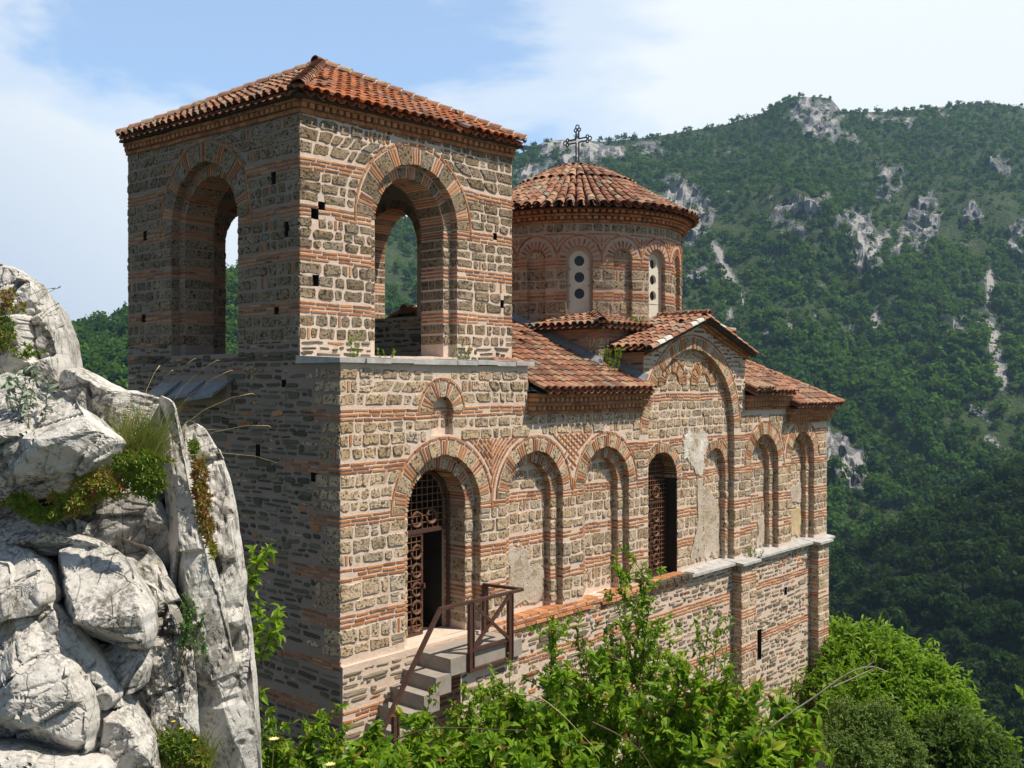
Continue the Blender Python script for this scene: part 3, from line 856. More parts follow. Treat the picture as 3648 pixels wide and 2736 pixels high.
# eave boards and soffit
for (a, b) in ((EL, EN), (EN, ER), (ER, EF), (EF, EL)):
    c = (EL+EN+EF+ER)/4
    ia, ib = a+(c-a).normalized()*.35, b+(c-b).normalized()*.35
    z = Vector((0, 0, .045))
    m.quad(tuple(a-z), tuple(b-z), tuple(ib-z*1.2), tuple(ia-z*1.2), WOODD)
    m.quad(tuple(a-z), tuple(b-z), tuple(b), tuple(a), WOODD)
tr = m.build('tower_roof', church)
m = MB(TILE, LIMEW)
for c in (EN, EL, ER, EF): ridge(m, c+Vector((0, 0, .08)), AP+Vector((0, 0, .10)), TILE, .125, .25, mort=LIMEW)
m.build('hip_tiles', tr)
m = MB(TILE); barrel(m, AP+Vector((-.10, -.12, .12)), Vector((.75, -.66, 0)), Vector((.66, .75, .0)), Vector((0, 0, 1)), .12, .10, .34, TILE, .1, 8)
barrel(m, AP+Vector((-.10, -.12, .12)), Vector((.75, -.66, 0)), Vector((.66, .75, .0)), Vector((0, 0, -1)), .12, .10, .34, TILE, .1, 8)
m.build('finial', tr)

# nave roof (both sides of the gable) with hipped far end
ZE, ZR = -.15, 1.43; SE = -.30
m = MB(TILE, WOODD, LEADD)
a, b = CH(4.22, SE, ZE), CH(GL-.02, SE, ZE)
tp = CH(4.22, 3.36, ZR)
def clipW(e, s): return -.1 < s < 4.1 and (e > .02 if s < 1.25 else e > .72)
m.poly([tuple(x) for x in (CH(4.2, SE, ZE-.02), CH(GL, SE, ZE-.02), CH(GL, 3.36, ZR-.02), CH(4.2, 3.36, ZR-.02))], WOODD)
tile_field(m, a, b, tp, clipW, TILE, .2, .27)
m.poly([tuple(x) for x in (CH(4.2, 7.0, ZE-.02), CH(TE, 7.0, ZE-.02), CH(14, 3.36, ZR-.02), CH(4.2, 3.36, ZR-.02))], WOODD)
tile_field(m, CH(13, 7.0, ZE), CH(4.22, 7.0, ZE), CH(4.22, 3.36, ZR), lambda e, s: -.1 < s < 4.0, TILE, .22, .3)
# lead flashing along the transept side
for (s0, s1, t) in ((-.1, .9, GL-.02), (.7, 3.3, 7.42)):
    z0, z1 = ZE+(s0-SE)*.432+.09, ZE+(s1-SE)*.432+.09
    m.hexa([tuple(CH(t-.16, s0, z0)), tuple(CH(t, s0, z0)), tuple(CH(t, s1, z1)), tuple(CH(t-.16, s1, z1)), tuple(CH(t-.14, s0, z0+.05)), tuple(CH(t, s0, z0+.16)), tuple(CH(t, s1, z1+.16)), tuple(CH(t-.14, s1, z1+.05))], LEADD)
# east of the gable, upper part
ZE2, ZE3 = -.25, -.58
m.poly([tuple(x) for x in (CH(GR, SE, ZE2-.02), CH(14.3, SE, ZE2-.02), CH(14.0, 3.36, ZR-.02), CH(GR, 3.36, ZR-.02))], WOODD)
tile_field(m, CH(GR+.02, SE+.05, ZE2), CH(14.35, SE+.05, ZE2), CH(GR+.02, 3.36, ZR), lambda e, s: -.1 < s < 4.1, TILE, .2, .27)
cSE = CH(TE+.32, -.32, ZE3); cNE = CH(TE+.32, 7.0, ZE3); top1 = CH(13.9, 3.36, ZR-.05); s1 = CH(14.28, -.32, ZE3)
m.poly([tuple(x-Vector((0, 0, .02))) for x in (s1, cSE, top1)], WOODD); m.poly([tuple(x-Vector((0, 0, .02))) for x in (cSE, cNE, top1)], WOODD)
LEh = (cSE-s1).length; LVh = (Vector((0, 0, 0))+(top1-s1)-(cSE-s1).normalized()*((top1-s1).dot((cSE-s1).normalized()))).length
tile_field(m, s1, cSE, top1, lambda e, s: -.1 < s < LVh and -.02 < e < LEh-(LEh-.0)*max(0, s)/LVh+.05, TILE, .2, .27)
LE2 = (cNE-cSE).length; x2 = (top1-cSE).dot((cNE-cSE).normalized()); LV2 = ((top1-cSE)-(cNE-cSE).normalized()*x2).length
tile_field(m, cSE, cNE, top1, tri_clip(LE2, LV2, x2), TILE, .2, .27)
nr = m.build('nave_roof', church)
m = MB(TILE, LIMEW)
ridge(m, cSE+Vector((0, 0, .06)), top1+Vector((0, 0, .1)), TILE, .11, .26); m.build('ridge_tiles', nr)
m = MB(TILE, LIMEW); ridge(m, CH(4.3, 3.36, ZR+.06), CH(7.5, 3.36, ZR+.06), TILE, .11, .26)
m.build('ridge_tiles', nr)
# broken tiles lying loose at the eave by the gable
for i in range(5):
    m = MB(TILE)
    p = CH(12.25+i*.2, SE-.02+U(-.05, .05), ZE2+.12); v = (IN*.9+Vector((0, 0, .42))+D*U(-.35, .05)).normalized(); e = v.cross(Vector((0, 0, 1))).normalized()
    barrel(m, p, e, v, e.cross(v) if e.cross(v).z > 0 else v.cross(e), .085, .07, .4, TILE, U(.6, .95)); m.build('slipped_tile', nr)

# gable roof of the cross arm
gz, gr = .70, 1.46; fo = -.22
m = MB(TILE, WOODD, LIMEW)
Lf, Lb = CH(GL-.16, fo, gz), CH(GL-.16, 1.5, gz); Rf, Rb = CH(GR+.07, fo, gz), CH(GR+.07, 1.5, gz); Tf, Tb = CH(GC, fo, gr), CH(GC, 1.5, gr)
m.quad(tuple(Lf), tuple(Lb), tuple(Tb), tuple(Tf), WOODD); m.quad(tuple(Rf), tuple(Rb), tuple(Tb), tuple(Tf), WOODD)
d_ = Vector((0, 0, -.05))
m.quad(tuple(Lf+d_), tuple(Lb+d_), tuple(Tb+d_), tuple(Tf+d_), WOODD); m.quad(tuple(Rf+d_), tuple(Rb+d_), tuple(Tb+d_), tuple(Tf+d_), WOODD)
tile_field(m, Lb, Lf, Tb, lambda e, s: -.1 < s < 2.42, TILE, .2, .27)
tile_field(m, Rf, Rb, Tf, lambda e, s: -.1 < s < 2.42, TILE, .2, .27)
# limewashed verge tiles
for (a, b) in ((Lf, Tf), (Rf, Tf)):
    v = (b-a).normalized(); L = (b-a).length; e = OUT; n = Vector((0, 0, 1))
    k = 0
    while k*.27 < L-.1:
        barrel(m, a+v*(k*.27)+e*.02+n*.0, e, v, n, .09, .08, .32, LIMEW if R() < (.35 if a is Lf else .1) else TILE, .3+R()*.6, lift=.02); k += 1
    m.hexa([tuple(x) for x in (a+e*.05-n*.07, b+e*.05-n*.07, b-e*.1-n*.07, a-e*.1-n*.07, a+e*.05, b+e*.05, b-e*.1, a-e*.1)], WOODD)
ridge(m, Tf+Vector((0, 0, .07))+OUT*.08, Tb+Vector((0, 0, .07)), TILE, .12, .25, mort=LIMEW)
gable = m.build('gable_roof', church)
# side walls of the cross arm, square base of the drum
m = MB(MORTAR_SHADE, SLATE, TUFA, BRICK)
for t_, n_ in ((GL, -D), (GR, D)):
    f_ = Frame(CH(t_, 0, 0), IN, n_)
    wall_face(m, f_, [0, 1.6], lambda u: -.4, lambda u: gz, [], 0, MORTAR_SHADE)
    rubble(m, f_, -.3, .45, lambda z: [(0, 1.6)], 0); fill(m, f_, [('K', .47, .68)], lambda z: [(0, 1.6)], 0)
SA = 2.55; KC = CH(10.0, 3.36, 0)
sq = [KC + D*x*SA + IN*y*SA for x, y in ((-1, -1), (1, -1), (1, 1), (-1, 1))]
for i, (u_, n_) in enumerate(((D, OUT), (IN, D), (-D, IN), (-IN, -D))):
    f_ = Frame(sq[i], u_, n_)
    wall_face(m, f_, [0, 2*SA], lambda u: 0, lambda u: 1.22, [], 0, MORTAR_SHADE)
    rubble(m, f_, .2, .95, lambda z: [(.3, 2*SA-.3)], 0, SLATE, .9, .25)
    fill(m, f_, [('B', .3, .5), ('B', .53, .72), ('B', .75, .95)], lambda z: [(0, .28), (2*SA-.28, 2*SA)], 0)
    fill(m, f_, [('K', .97, 1.17)], lambda z: [(0, 2*SA)], 0)
sqb = m.build('drum_base', church)
m = MB(TILE, WOODD, LIMEW)
so = SA+.2; q = [KC + D*x*so + IN*y*so + Vector((0, 0, 1.18)) for x, y in ((-1, -1), (1, -1), (1, 1), (-1, 1))]
ap = KC + Vector((0, 0, 1.95))
for i in range(4):
    a, b = q[i], q[(i+1) % 4]; L = (b-a).length
    V_ = ap-a; xa = V_.dot((b-a).normalized()); LV = (V_-(b-a).normalized()*xa).length
    m.poly([tuple(a), tuple(b), tuple(ap)], WOODD)
    tf = tri_clip(L, LV, xa)
    tile_field(m, a, b, ap, lambda e, s: tf(e, s) and s < .95, TILE, .2, .26)
    m.quad(tuple(a-Vector((0, 0, .05))), tuple(b-Vector((0, 0, .05))), tuple(b), tuple(a), WOODD)
    ridge(m, a+Vector((0, 0, .08)), a+(ap-a)*.30+Vector((0, 0, .1)), TILE, .11, .22)
m.build('base_roof', sqb)

# --- drum
STONE[0] = m_tufa('drum_tufa', .75)
RD = 2.5; DA = rad(-92.7)
FD = Cyl((KC.x, KC.y, 0), RD, DA); per = 2*math.pi*RD; st = per/16
DMOR = m_mortar('drum_mortar', (.52, .39, .31), (.45, .335, .265), (.34, .25, .18))
w = MB(DMOR, TUFA, BRICK)
rowsD = [('B', 1.1, 1.28), ('B', 1.31, 1.52), ('B', 1.55, 1.80), ('K', 1.84, 2.06), ('B', 2.09, 2.27), ('B', 2.30, 2.50), ('K', 2.53, 2.74), ('K', 2.76, 2.80), ('B', 3.33, 3.50)]
ars = []
for i in range(16):
    u = (i-8)*st
    if i % 2 == 0:
        k = Arch(u, .235, 2.70, 1.5, depth=.12, ring=.0); o = Arch(u, .29, 2.74, 1.45, ring=.17, hood=.02, depth=.09, kids=[k], nring=99)
    else:
        k = None; o = Arch(u, .23, 2.76, 1.35, ring=.2, hood=.03, depth=.10, kids=[], nring=99)
    ars.append(o)
us = [-per/2+per*i/96 for i in range(97)]
wall_face(w, FD, us, lambda u: .9, lambda u: 3.9, ars, 0, DMOR)
def ivD(z):
    iv = [(-per/2, per/2)]
    for a in ars:
        iv = sub_iv(iv, a.excl(z) if z < 2.5 else (a.uc-a.hw, a.uc+a.hw) if z < 2.78 else a.excl(z))
    return iv
fill(w, FD, rowsD, ivD)
for i, a in enumerate(ars):
    nb = 11; r0, r1 = a.hw+.012, a.hw+.15          # single bricks fanned round each arch
    for k in range(nb):
        an = math.pi*(k+.5)/nb; d_ = .017/(a.hw+.07)
        P = []
        for hq in (-.09, .015):
            for (g, r) in ((an-d_, r0), (an+d_, r0), (an+d_, r1), (an-d_, r1)): P.append(FD.P(a.uc-r*math.cos(g), a.zs+r*math.sin(g), hq))
        w.hexa(P, BRICK, R()*.7)
    # hood of thin bricks up to the meeting line with its neighbours
    zz = 2.78; rh = .455
    g = math.acos(min(1, (st/2-.01)/(rh+.03)))
    e = g
    while e < math.pi-g-.02:
        e2 = min(math.pi-g, e+.4); P = []
        for hq in (-.02, .014):
            for (an, r) in ((e+.02, rh), (e2-.02, rh), (e2-.02, rh+.04), (e+.02, rh+.04)): P.append(FD.P(a.uc-r*math.cos(an), zz+r*math.sin(an), hq))
        w.hexa(P, BRICK, R()*.7); e = e2
    um = a.uc+st/2
    slab(w, FD, [(um-.016, 2.66), (um+.016, 2.66), (um+.016, 2.95), (um-.016, 2.95)], -.01, .014, .004, BRICK, .4)
    slab(w, FD, [(um-.016, 3.02), (um+.016, 3.02), (um+.016, 3.2), (um-.016, 3.2)], -.01, .014, .004, BRICK, .4)
    for s in (-1, 1): slab(w, FD, [(um+s*.05-.02, 3.1), (um+s*.05+.02, 3.1), (um+s*.16+.02, 3.22), (um+s*.16-.02, 3.22)], -.01, .014, .004, BRICK, .4)
    slab(w, FD, [(um-.3, 3.265), (um+.02, 3.265), (um+.02, 3.295), (um-.3, 3.295)], -.01, .014, .004, BRICK, .3)
    slab(w, FD, [(um+.05, 3.265), (um+.4, 3.265), (um+.4, 3.295), (um+.05, 3.295)], -.01, .014, .004, BRICK, .5)
    jambs(w, FD, a, 0, rowsD)
    if not a.kids: fill(w, FD, rows_in(rowsD, a), inside(a), -a.depth); slab(w, FD, roundq((a.uc-.2, 2.77), (a.uc+.2, 2.77), (a.uc+.1, 2.96), (a.uc-.1, 2.96), .05, .01), -.11, -.085, .01, TUFA, R())
cornice(w, FD, -per/2+.05, per/2-.05, 3.52, 3.86, .02, .24, 2)
drum = w.build('drum', church)
# stone window screens with three round lights
for i, a in enumerate(ars):
    if not a.kids: continue
    m = MB(WINPANEL, DARK); h0 = -.135; hw = .24
    zs = [1.985, 2.345, 2.705]; rr = .116
    lo = 1.5; segs = [(lo, zs[0]-.17)]
    def pp(u, z, h=h0): return FD.P(a.uc+u, z, h)
    # plate with round holes, each hole ringed by 24 quads inside a square cell
    cells = []
    for z in zs: cells.append(z)
    bounds = [lo, zs[0]-.18, zs[0]+.18, zs[1]+.18, zs[2]+.13]
    m.poly([pp(-hw, lo), pp(hw, lo), pp(hw, bounds[1]), pp(-hw, bounds[1])], WINPANEL)
    for z, (b0, b1) in zip(zs, zip(bounds[1:-1], bounds[2:])):
        ring = []
        for k in range(32):
            g = 2*math.pi*k/32; c, s = math.cos(g), math.sin(g)
            q = min(hw/max(abs(c), 1e-6), ((b1-z) if s > 0 else (z-b0))/max(abs(s), 1e-6))
            ring.append(((c*rr, z+s*rr), (c*q, z+s*q)))
        for k in range(32):
            (i0, o0), (i1, o1) = ring[k], ring[(k+1) % 32]
            m.poly([pp(*i0), pp(*o0), pp(*o1), pp(*i1)], WINPANEL)
            m.poly([pp(*i0), pp(*i1), pp(i1[0], i1[1], h0-.07), pp(i0[0], i0[1], h0-.07)], WINPANEL)
    b = bounds[-1]; top = [(hw*math.cos(math.pi*k/16), 2.70+hw*math.sin(math.pi*k/16)) for k in range(17)]
    m.poly([pp(-hw, b), pp(hw, b)] + [pp(u, z) for u, z in top if z > b], WINPANEL)
    sc = m.build('window_screen', drum)
    m = MB(DARK)
    for z in zs: m.poly([pp(rr*1.1*math.cos(2*math.pi*k/24), z+rr*1.1*math.sin(2*math.pi*k/24), h0-.065) for k in range(24)], DARK)
    m.build('pane', sc)
# conical roof
m = MB(TILE, WOODD, LIMEW)
prof = [(2.80, 3.84), (2.2, 4.19), (1.45, 4.66), (.75, 5.06), (.3, 5.22), (0, 5.25)]
def pz(r):
    for (r0, z0), (r1, z1) in zip(prof[:-1], prof[1:]):
        if r1 <= r <= r0: return z1+(z0-z1)*(r-r1)/(r0-r1)
    return prof[0][1]
n = 64
for (r0, z0), (r1, z1) in zip(prof[:-1], prof[1:]):
    for k in range(n):
        a0, a1 = 2*math.pi*k/n, 2*math.pi*(k+1)/n
        P = [tuple(KC+Vector((r*math.cos(a), r*math.sin(a), z-.02))) for (r, z, a) in ((r0, z0, a0), (r0, z0, a1), (r1, z1, a1), (r1, z1, a0))]
        m.poly(P, WOODD)
for k in range(n):
    a0, a1 = 2*math.pi*k/n, 2*math.pi*(k+1)/n
    m.poly([tuple(KC+Vector((r*math.cos(a), r*math.sin(a), z))) for (r, z, a) in ((2.80, 3.8, a0), (2.80, 3.8, a1), (2.45, 3.84, a1), (2.45, 3.84, a0))], WOODD)
nc = 76; r = 2.88; tier = 0
while r > .28:
    cnt = nc if r > 1.5 else (nc//2 if r > .7 else nc//4)
    exr = .215; r_hi = max(.12, r-exr-.05)
    for k in range(cnt):
        a = 2*math.pi*(k+.5)/cnt + U(-.008, .008)
        rd = Vector((math.cos(a), math.sin(a), 0)); e = Vector((-math.sin(a), math.cos(a), 0))
        p0 = KC+rd*r+Vector((0, 0, pz(min(r, 2.80)) - (.02 if r > 2.80 else 0))); p1 = KC+rd*r_hi+Vector((0, 0, pz(r_hi)))
        v = (p1-p0); ln = v.length; v.normalize(); nn = e.cross(v); nn = nn if nn.z > 0 else -nn
        wd = 2*math.pi*r/cnt
        barrel(m, p0+nn*.05+e*U(-.006, .006)+v*U(-.015, .015), e, v, nn, min(.1, wd*.43), min(.085, wd*.36), ln+.03, TILE, R()*.9 if R() < .9 else 1, lift=.02)
        a2 = 2*math.pi*k/cnt; rd = Vector((math.cos(a2), math.sin(a2), 0)); e = Vector((-math.sin(a2), math.cos(a2), 0))
        p0 = KC+rd*(r-.01)+Vector((0, 0, pz(min(r, 2.80)))); p1 = KC+rd*r_hi+Vector((0, 0, pz(r_hi))); v = (p1-p0); ln = v.length; v.normalize(); nn = e.cross(v); nn = nn if nn.z > 0 else -nn
        barrel(m, p0+nn*.05, e, v, -nn, wd*.4, wd*.34, ln+.02, TILE, R()*.5, seg=4, lift=0)
    r -= exr
k0 = len(m.v)
for i in range(14):
    for (rr_, zz_) in ((.34, 5.19), (.2, 5.31), (.06, 5.36)): m.v.append(tuple(KC+Vector((rr_*math.cos(2*math.pi*i/14), rr_*math.sin(2*math.pi*i/14), zz_+U(-.01, .01)))))
for i in range(14):
    j = (i+1) % 14
    for q_ in (0, 1): m.face((k0+i*3+q_, k0+j*3+q_, k0+j*3+q_+1, k0+i*3+q_+1), LIMEW)
m.face([k0+i*3+2 for i in range(14)], LIMEW)
m.build('drum_roof', church)

# --- iron cross
m = MB(IRON); zb = 5.32
ang = OUT.copy(); nrm = ang.cross(Vector((0, 0, 1))).normalized()
def XP(x, z): return KC + ang*x + Vector((0, 0, zb+z))
def strip(pts, wd=.032, closed=False):
    p = [XP(*q) for q in pts]
    if closed: p.append(p[0])
    m.tube(p, wd*.6, IRON, 5)
H, ARM, zc, hw_ = 1.0, .36, .60, .042
for s in (-1, 1):
    strip([(s*hw_, 0), (s*hw_, zc-hw_)]); strip([(s*hw_, zc+hw_), (s*hw_, .84)])
    strip([(s*hw_, zc-hw_), (s*ARM*.8, zc-hw_)]); strip([(s*hw_, zc+hw_), (s*ARM*.8, zc+hw_)])
def trefoil(cx_, cz_, dx, dz):
    px, pz_ = -dz, dx; pts = []
    for (o, f, a0, a1, r) in ((-.055, 0, -.3, 1.0, .045), (0, .085, -.55, .55, .05), (.055, 0, -1.0, .3, .045)):
        for k in range(7):
            a = math.pi*(a0+(a1-a0)*k/6); ca, sa = math.cos(a), math.sin(a)
            b = o*1.0
            x_ = (f+r*math.cos(a)) ; y_ = b + r*math.sin(a)
            pts.append((cx_+dx*x_+px*y_, cz_+dz*x_+pz_*y_))
    return pts
for (cx_, cz_, dx, dz) in ((ARM*.84, zc, 1, 0), (-ARM*.84, zc, -1, 0), (0, .86, 0, 1)):
    for (o, f, r) in ((-.055, 0, .042), (.055, 0, .042), (0, .075, .05)):
        px, pz_ = -dz, dx; c2 = (cx_+dx*f+px*o, cz_+dz*f+pz_*o)
        strip([(c2[0]+r*math.cos(2*math.pi*k/10), c2[1]+r*math.sin(2*math.pi*k/10)) for k in range(10)], .026, True)
m.box(XP(0, .02), ang*.075, nrm*.05, Vector((0, 0, .03)), IRON); m.box(XP(0, -.02), ang*.1, nrm*.07, Vector((0, 0, .02)), IRON)
m.build('cross', church)

# --- door grille and window grille
def FSP(u, z, h): return Vector(FS.P(u, z, h))
hd = -.5
m = MB(RUST); uc, hw_, zs = 2.10, .60, -2.02
arc = [FSP(uc-hw_*math.cos(math.pi*k/20), zs+hw_*math.sin(math.pi*k/20), hd) for k in range(21)]
m.tube([FSP(uc-hw_, -4.1, hd)]+arc+[FSP(uc+hw_, -4.1, hd)], .03, RUST, 6)
m.bar(FSP(uc-hw_, -2.42, hd), FSP(uc+hw_, -2.42, hd), .06, .07, RUST)
m.bar(FSP(uc-hw_, -4.09, hd), FSP(uc, -4.09, hd), .05, .05, RUST)
door = m.build('door_frame', church)
def grille(name, parent, u0, u1, z0, ztop, nu, dz, h, rings=()):
    m = MB(RUSTG)
    for k in range(1, nu):
        u = u0+(u1-u0)*k/nu; m.bar(FSP(u, z0, h), FSP(u, ztop(u), h), .016, .016, RUSTG)
    z = z0+dz
    while z < max(ztop((u0+u1)/2), ztop(u0), ztop(u1))-.03:
        a, b = u0, u1
        for i in range(40):
            if ztop(a) < z: a += (u1-u0)/80
            if ztop(b) < z: b -= (u1-u0)/80
        if b-a > .05: m.bar(FSP(a, z, h+.008), FSP(b, z, h+.008), .016, .016, RUSTG)
        z += dz
    for (u, z, r) in rings:
        m.tube([FSP(u+r*math.cos(2*math.pi*k/18), z+r*math.sin(2*math.pi*k/18), h+.02) for k in range(19)], .018, RUSTG, 5, cap=False)
        m.tube([FSP(u+r*.8*math.cos(2*math.pi*k/18), z+r*.8*math.sin(2*math.pi*k/18), h+.02) for k in range(19)], .008, RUSTG, 4, cap=False)
    return m.build(name, parent)
atop = lambda u: zs + math.sqrt(max(0, hw_**2-(u-uc)**2))
grille('transom_grille', door, uc-hw_, uc+hw_, -2.40, atop, 10, .115, hd, [(uc-.13, -2.22, .115), (uc+.2, -2.2, .115)])
leaf = grille('door_leaf', church, uc-hw_+.02, uc-.02, -4.08, lambda u: -2.46, 5, .125, hd, [(uc-.13, -2.75-.3*k, .11) for k in range(5)])
m = MB(RUST)
for u in (uc-hw_+.02, uc-.02): m.bar(FSP(u, -4.09, hd), FSP(u, -2.46, hd), .04, .045, RUST)
m.bar(FSP(uc-hw_, -2.47, hd), FSP(uc, -2.47, hd), .04, .045, RUST); m.box(FSP(uc-.02, -3.3, hd+.05), D*.02, OUT*.04, Vector((0, 0, .04)), RUST)
m.build('leaf_frame', leaf)
wu, wh, wzs = 8.74, .60, -2.05; hwn = -.14-.28
wtop = lambda u: wzs + math.sqrt(max(0, wh**2-(u-wu)**2))
wg = grille('window_grille', church, wu-wh, wu+wh, -4.08, wtop, 14, .1, hwn, [(wu-.19+.38*j, -2.85-.31*k, .12) for k in range(4) for j in (0, 1)] + [(wu-.19, -2.33, .12), (wu+.19, -2.33, .12)])
m = MB(RUST)
for u in (wu-wh+.02, wu, wu+wh-.02): m.bar(FSP(u, -4.08, hwn), FSP(u, -2.55, hwn), .035, .04, RUST)
for z in (-2.55, -4.08): m.bar(FSP(wu-wh, z, hwn), FSP(wu+wh, z, hwn), .05, .04, RUST)
m.build('grille_frame', wg)
m = MB(SLATE)
x = 7.95
while x < 9.5: m.box(FSP(x+.13, -4.13, -.02), D*.12, OUT*.2, Vector((0, 0, .04)), SLATE, .1+R()*.3); x += .27
m.build('window_sill', church)

# ================================================================== STAIRCASE
LZ = -4.17; LO = .80; L0, L1 = 1.47, 3.12
stair = empty('staircase', CH(2, -.5, LZ-.5), 'concrete stairs and landing with brown steel railing below the arched church door', 'staircase')
m = MB(CONC); m.box(CH((L0+L1)/2, -LO/2+.02, LZ-.13), D*((L1-L0)/2), IN*(LO/2+.02), Vector((0, 0, .13)), CONC)
m.build('landing', stair)
for k in range(1, 9):
    m = MB(CONC); t1 = L0-.245*(k-1); z = LZ-.215*k
    m.box(CH(t1-.15, -LO/2-.03, z-.14), D*.16, IN*(LO/2-.03), Vector((0, 0, .14)), CONC); m.build('step', stair)
m = MB(MORTAR3, SLATE, BRICK, TUFA)
fr = Frame(CH(1.75, -LO+.06, 0), D, OUT)
wall_face(m, fr, [0, 1.35], lambda u: ZB, lambda u: LZ-.27, [], 0, MORTAR3)
rubble(m, fr, -7.5, LZ-.3, lambda z: [(.02, 1.33)], 0, SLATE2, .92, .2)
m.build('landing_wall', stair)
RZ = -3.36; ou = LO+.03
rail = empty('railing', CH(2.2, -LO, LZ), 'brown steel handrail with crossed braces around the stair landing', 'railing')
def RP(t, o, z): return CH(t, -o, z)
m = MB(RUST)
for seg in (((2.98, .06), (3.1, ou)), ((3.1, ou), (1.2, ou))): m.bar(RP(seg[0][0], seg[0][1], RZ), RP(seg[1][0], seg[1][1], RZ), .06, .045, RUST)
m.bar(RP(1.22, ou, RZ), RP(.05, ou, RZ-1.56), .06, .05, RUST)
m.build('handrail', rail)
for (t, o, zb_) in ((2.98, .08, LZ), (2.77, ou, LZ-.28), (1.86, ou, LZ-.28), (.3, ou, LZ-1.9)):
    m = MB(RUST); zt_ = RZ if t > 1.3 else RZ-1.3
    m.bar(RP(t, o, zb_), RP(t, o, zt_), .06, .06, RUST, up=tuple(OUT)); m.bar(RP(t+.075, o, zb_), RP(t+.075, o, zt_), .025, .05, RUST, up=tuple(OUT)); m.build('post', rail)
for (a, b) in (((1.93, LZ+.08), (2.74, RZ-.05)), ((1.93, RZ-.05), (2.74, LZ+.08))):
    m = MB(RUST); m.bar(RP(a[0], ou, a[1]), RP(b[0], ou+.02, b[1]), .045, .045, RUST, up=tuple(OUT)); m.build('brace', rail)
m = MB(RUST); m.bar(RP(1.9, ou, LZ+.06), RP(2.76, ou, LZ+.06), .05, .05, RUST); m.bar(RP(1.9, ou, LZ-.25), RP(2.8, ou, LZ-.25), .05, .05, RUST); m.build('bottom_rail', rail)
# ================================================================== LAND
def np_mesh(name, V, F, mats, tint=None, mi=None, smooth=False, rock=None):
    me = bpy.data.meshes.new(name); n = F.shape[1]
    me.vertices.add(len(V)); me.vertices.foreach_set('co', V.astype(np.float32).ravel())
    me.loops.add(F.size); me.loops.foreach_set('vertex_index', F.astype(np.int32).ravel())
    me.polygons.add(len(F)); me.polygons.foreach_set('loop_start', np.arange(0, F.size, n, dtype=np.int32))
    me.polygons.foreach_set('use_smooth', np.full(len(F), bool(smooth)))
    if mi is not None: me.polygons.foreach_set('material_index', mi.astype(np.int32))
    for m in mats: me.materials.append(m)
    if tint is not None:
        a = me.attributes.new('tint', 'FLOAT', 'FACE'); a.data.foreach_set('value', tint.astype(np.float32))
    if rock is not None:
        a = me.attributes.new('rock', 'FLOAT', 'POINT'); a.data.foreach_set('value', rock.astype(np.float32))
    me.update(calc_edges=True)
    return me
def link(name, me, parent=None):
    o = bpy.data.objects.new(name, me); COL.objects.link(o)
    if parent is not None: o.parent = parent
    return o
class VN:                                            # vectorised value noise
    def __init__(s, seed): s.p = np.random.RandomState(seed).rand(64, 64)
    def __call__(s, x, y):
        xi, yi = np.floor(x).astype(int), np.floor(y).astype(int); fx, fy = x-xi, y-yi
        fx = fx*fx*(3-2*fx); fy = fy*fy*(3-2*fy)
        g = lambda a, b: s.p[a % 64, b % 64]
        return (g(xi, yi)*(1-fx)+g(xi+1, yi)*fx)*(1-fy)+(g(xi, yi+1)*(1-fx)+g(xi+1, yi+1)*fx)*fy
def fbm(seed, x, y, o=5, lac=2.03, gain=.5):
    t = 0; a = 1; n = 0
    for k in range(o):
        t = t+a*VN(seed+k)(x+17.3*k, y-9.1*k); n += a; a *= gain; x = x*lac; y = y*lac
    return t/n
F_, CX, CY = 2150.0, 1106.0, 829.5

def m_foliage(name, stops, trans=.35, rough=.6, spec=.3, var=6):
    k = NT(name); t = k.tint(); p = k.pos()
    c = k.ramp(t, stops); a = k.noise(p, var, 3, .6)
    c = k.mix(k.math('MULTIPLY', k.ramp(a, [(.35, 0.), (.7, 1.)]), .35), c, k.mix(.5, c, (.02, .05, .01)))
    b = k.n('ShaderNodeBsdfPrincipled', {'Base Color': c, 'Roughness': rough, 'Specular IOR Level': spec})
    tr = k.n('ShaderNodeBsdfTranslucent', {'Color': k.mix(.35, c, (.28, .36, .03), 'ADD')})
    mx = k.n('ShaderNodeMixShader', {0: trans, 1: b.outputs[0], 2: tr.outputs[0]})
    k.t.links.new(mx.outputs[0], k.n('ShaderNodeOutputMaterial').inputs[0]); return k.mat
def m_hill(name, dark=1.0):
    k = NT(name); p = k.pos(); rk = k.n('ShaderNodeAttribute', attribute_name='rock').outputs['Fac']
    a = k.noise(p, .05, 6, .6); b = k.noise(p, .4, 4, .6)
    g = k.mix(k.ramp(a, [(.35, 0.), (.65, 1.)]), (.03*dark, .055*dark, .014*dark), (.055*dark, .08*dark, .03*dark))
    g = k.mix(k.math('MULTIPLY', k.ramp(b, [(.55, 0.), (.7, 1.)]), .5), g, (.19*dark, .17*dark, .12*dark))
    s = k.noise(k.scale(p, (.11, .11, .03)), 1.6, 6, .68); f = k.noise(p, .28, 5, .7)
    r = k.mix(k.ramp(s, [(.36, 0.), (.62, 1.)]), (.07, .075, .08), (.27, .27, .275))
    r = k.mix(k.ramp(f, [(.38, .9), (.5, 0.)]), r, (.07, .075, .05))
    r = k.mix(k.ramp(rk, [(1.02, 0.), (1.1, 1.)]) if False else k.math('GREATER_THAN', rk, 1.04), r, (.38, .36, .345))
    c = k.mix(k.ramp(k.math('ADD', rk, k.math('MULTIPLY', k.math('SUBTRACT', f, .5), 1.5)), [(.40, 0.), (.50, 1.)]), g, r)
    return k.out(c, .95, k.math('ADD', s, f), 1.0, 2.5, .1)
HILL = m_hill('hill_ground')
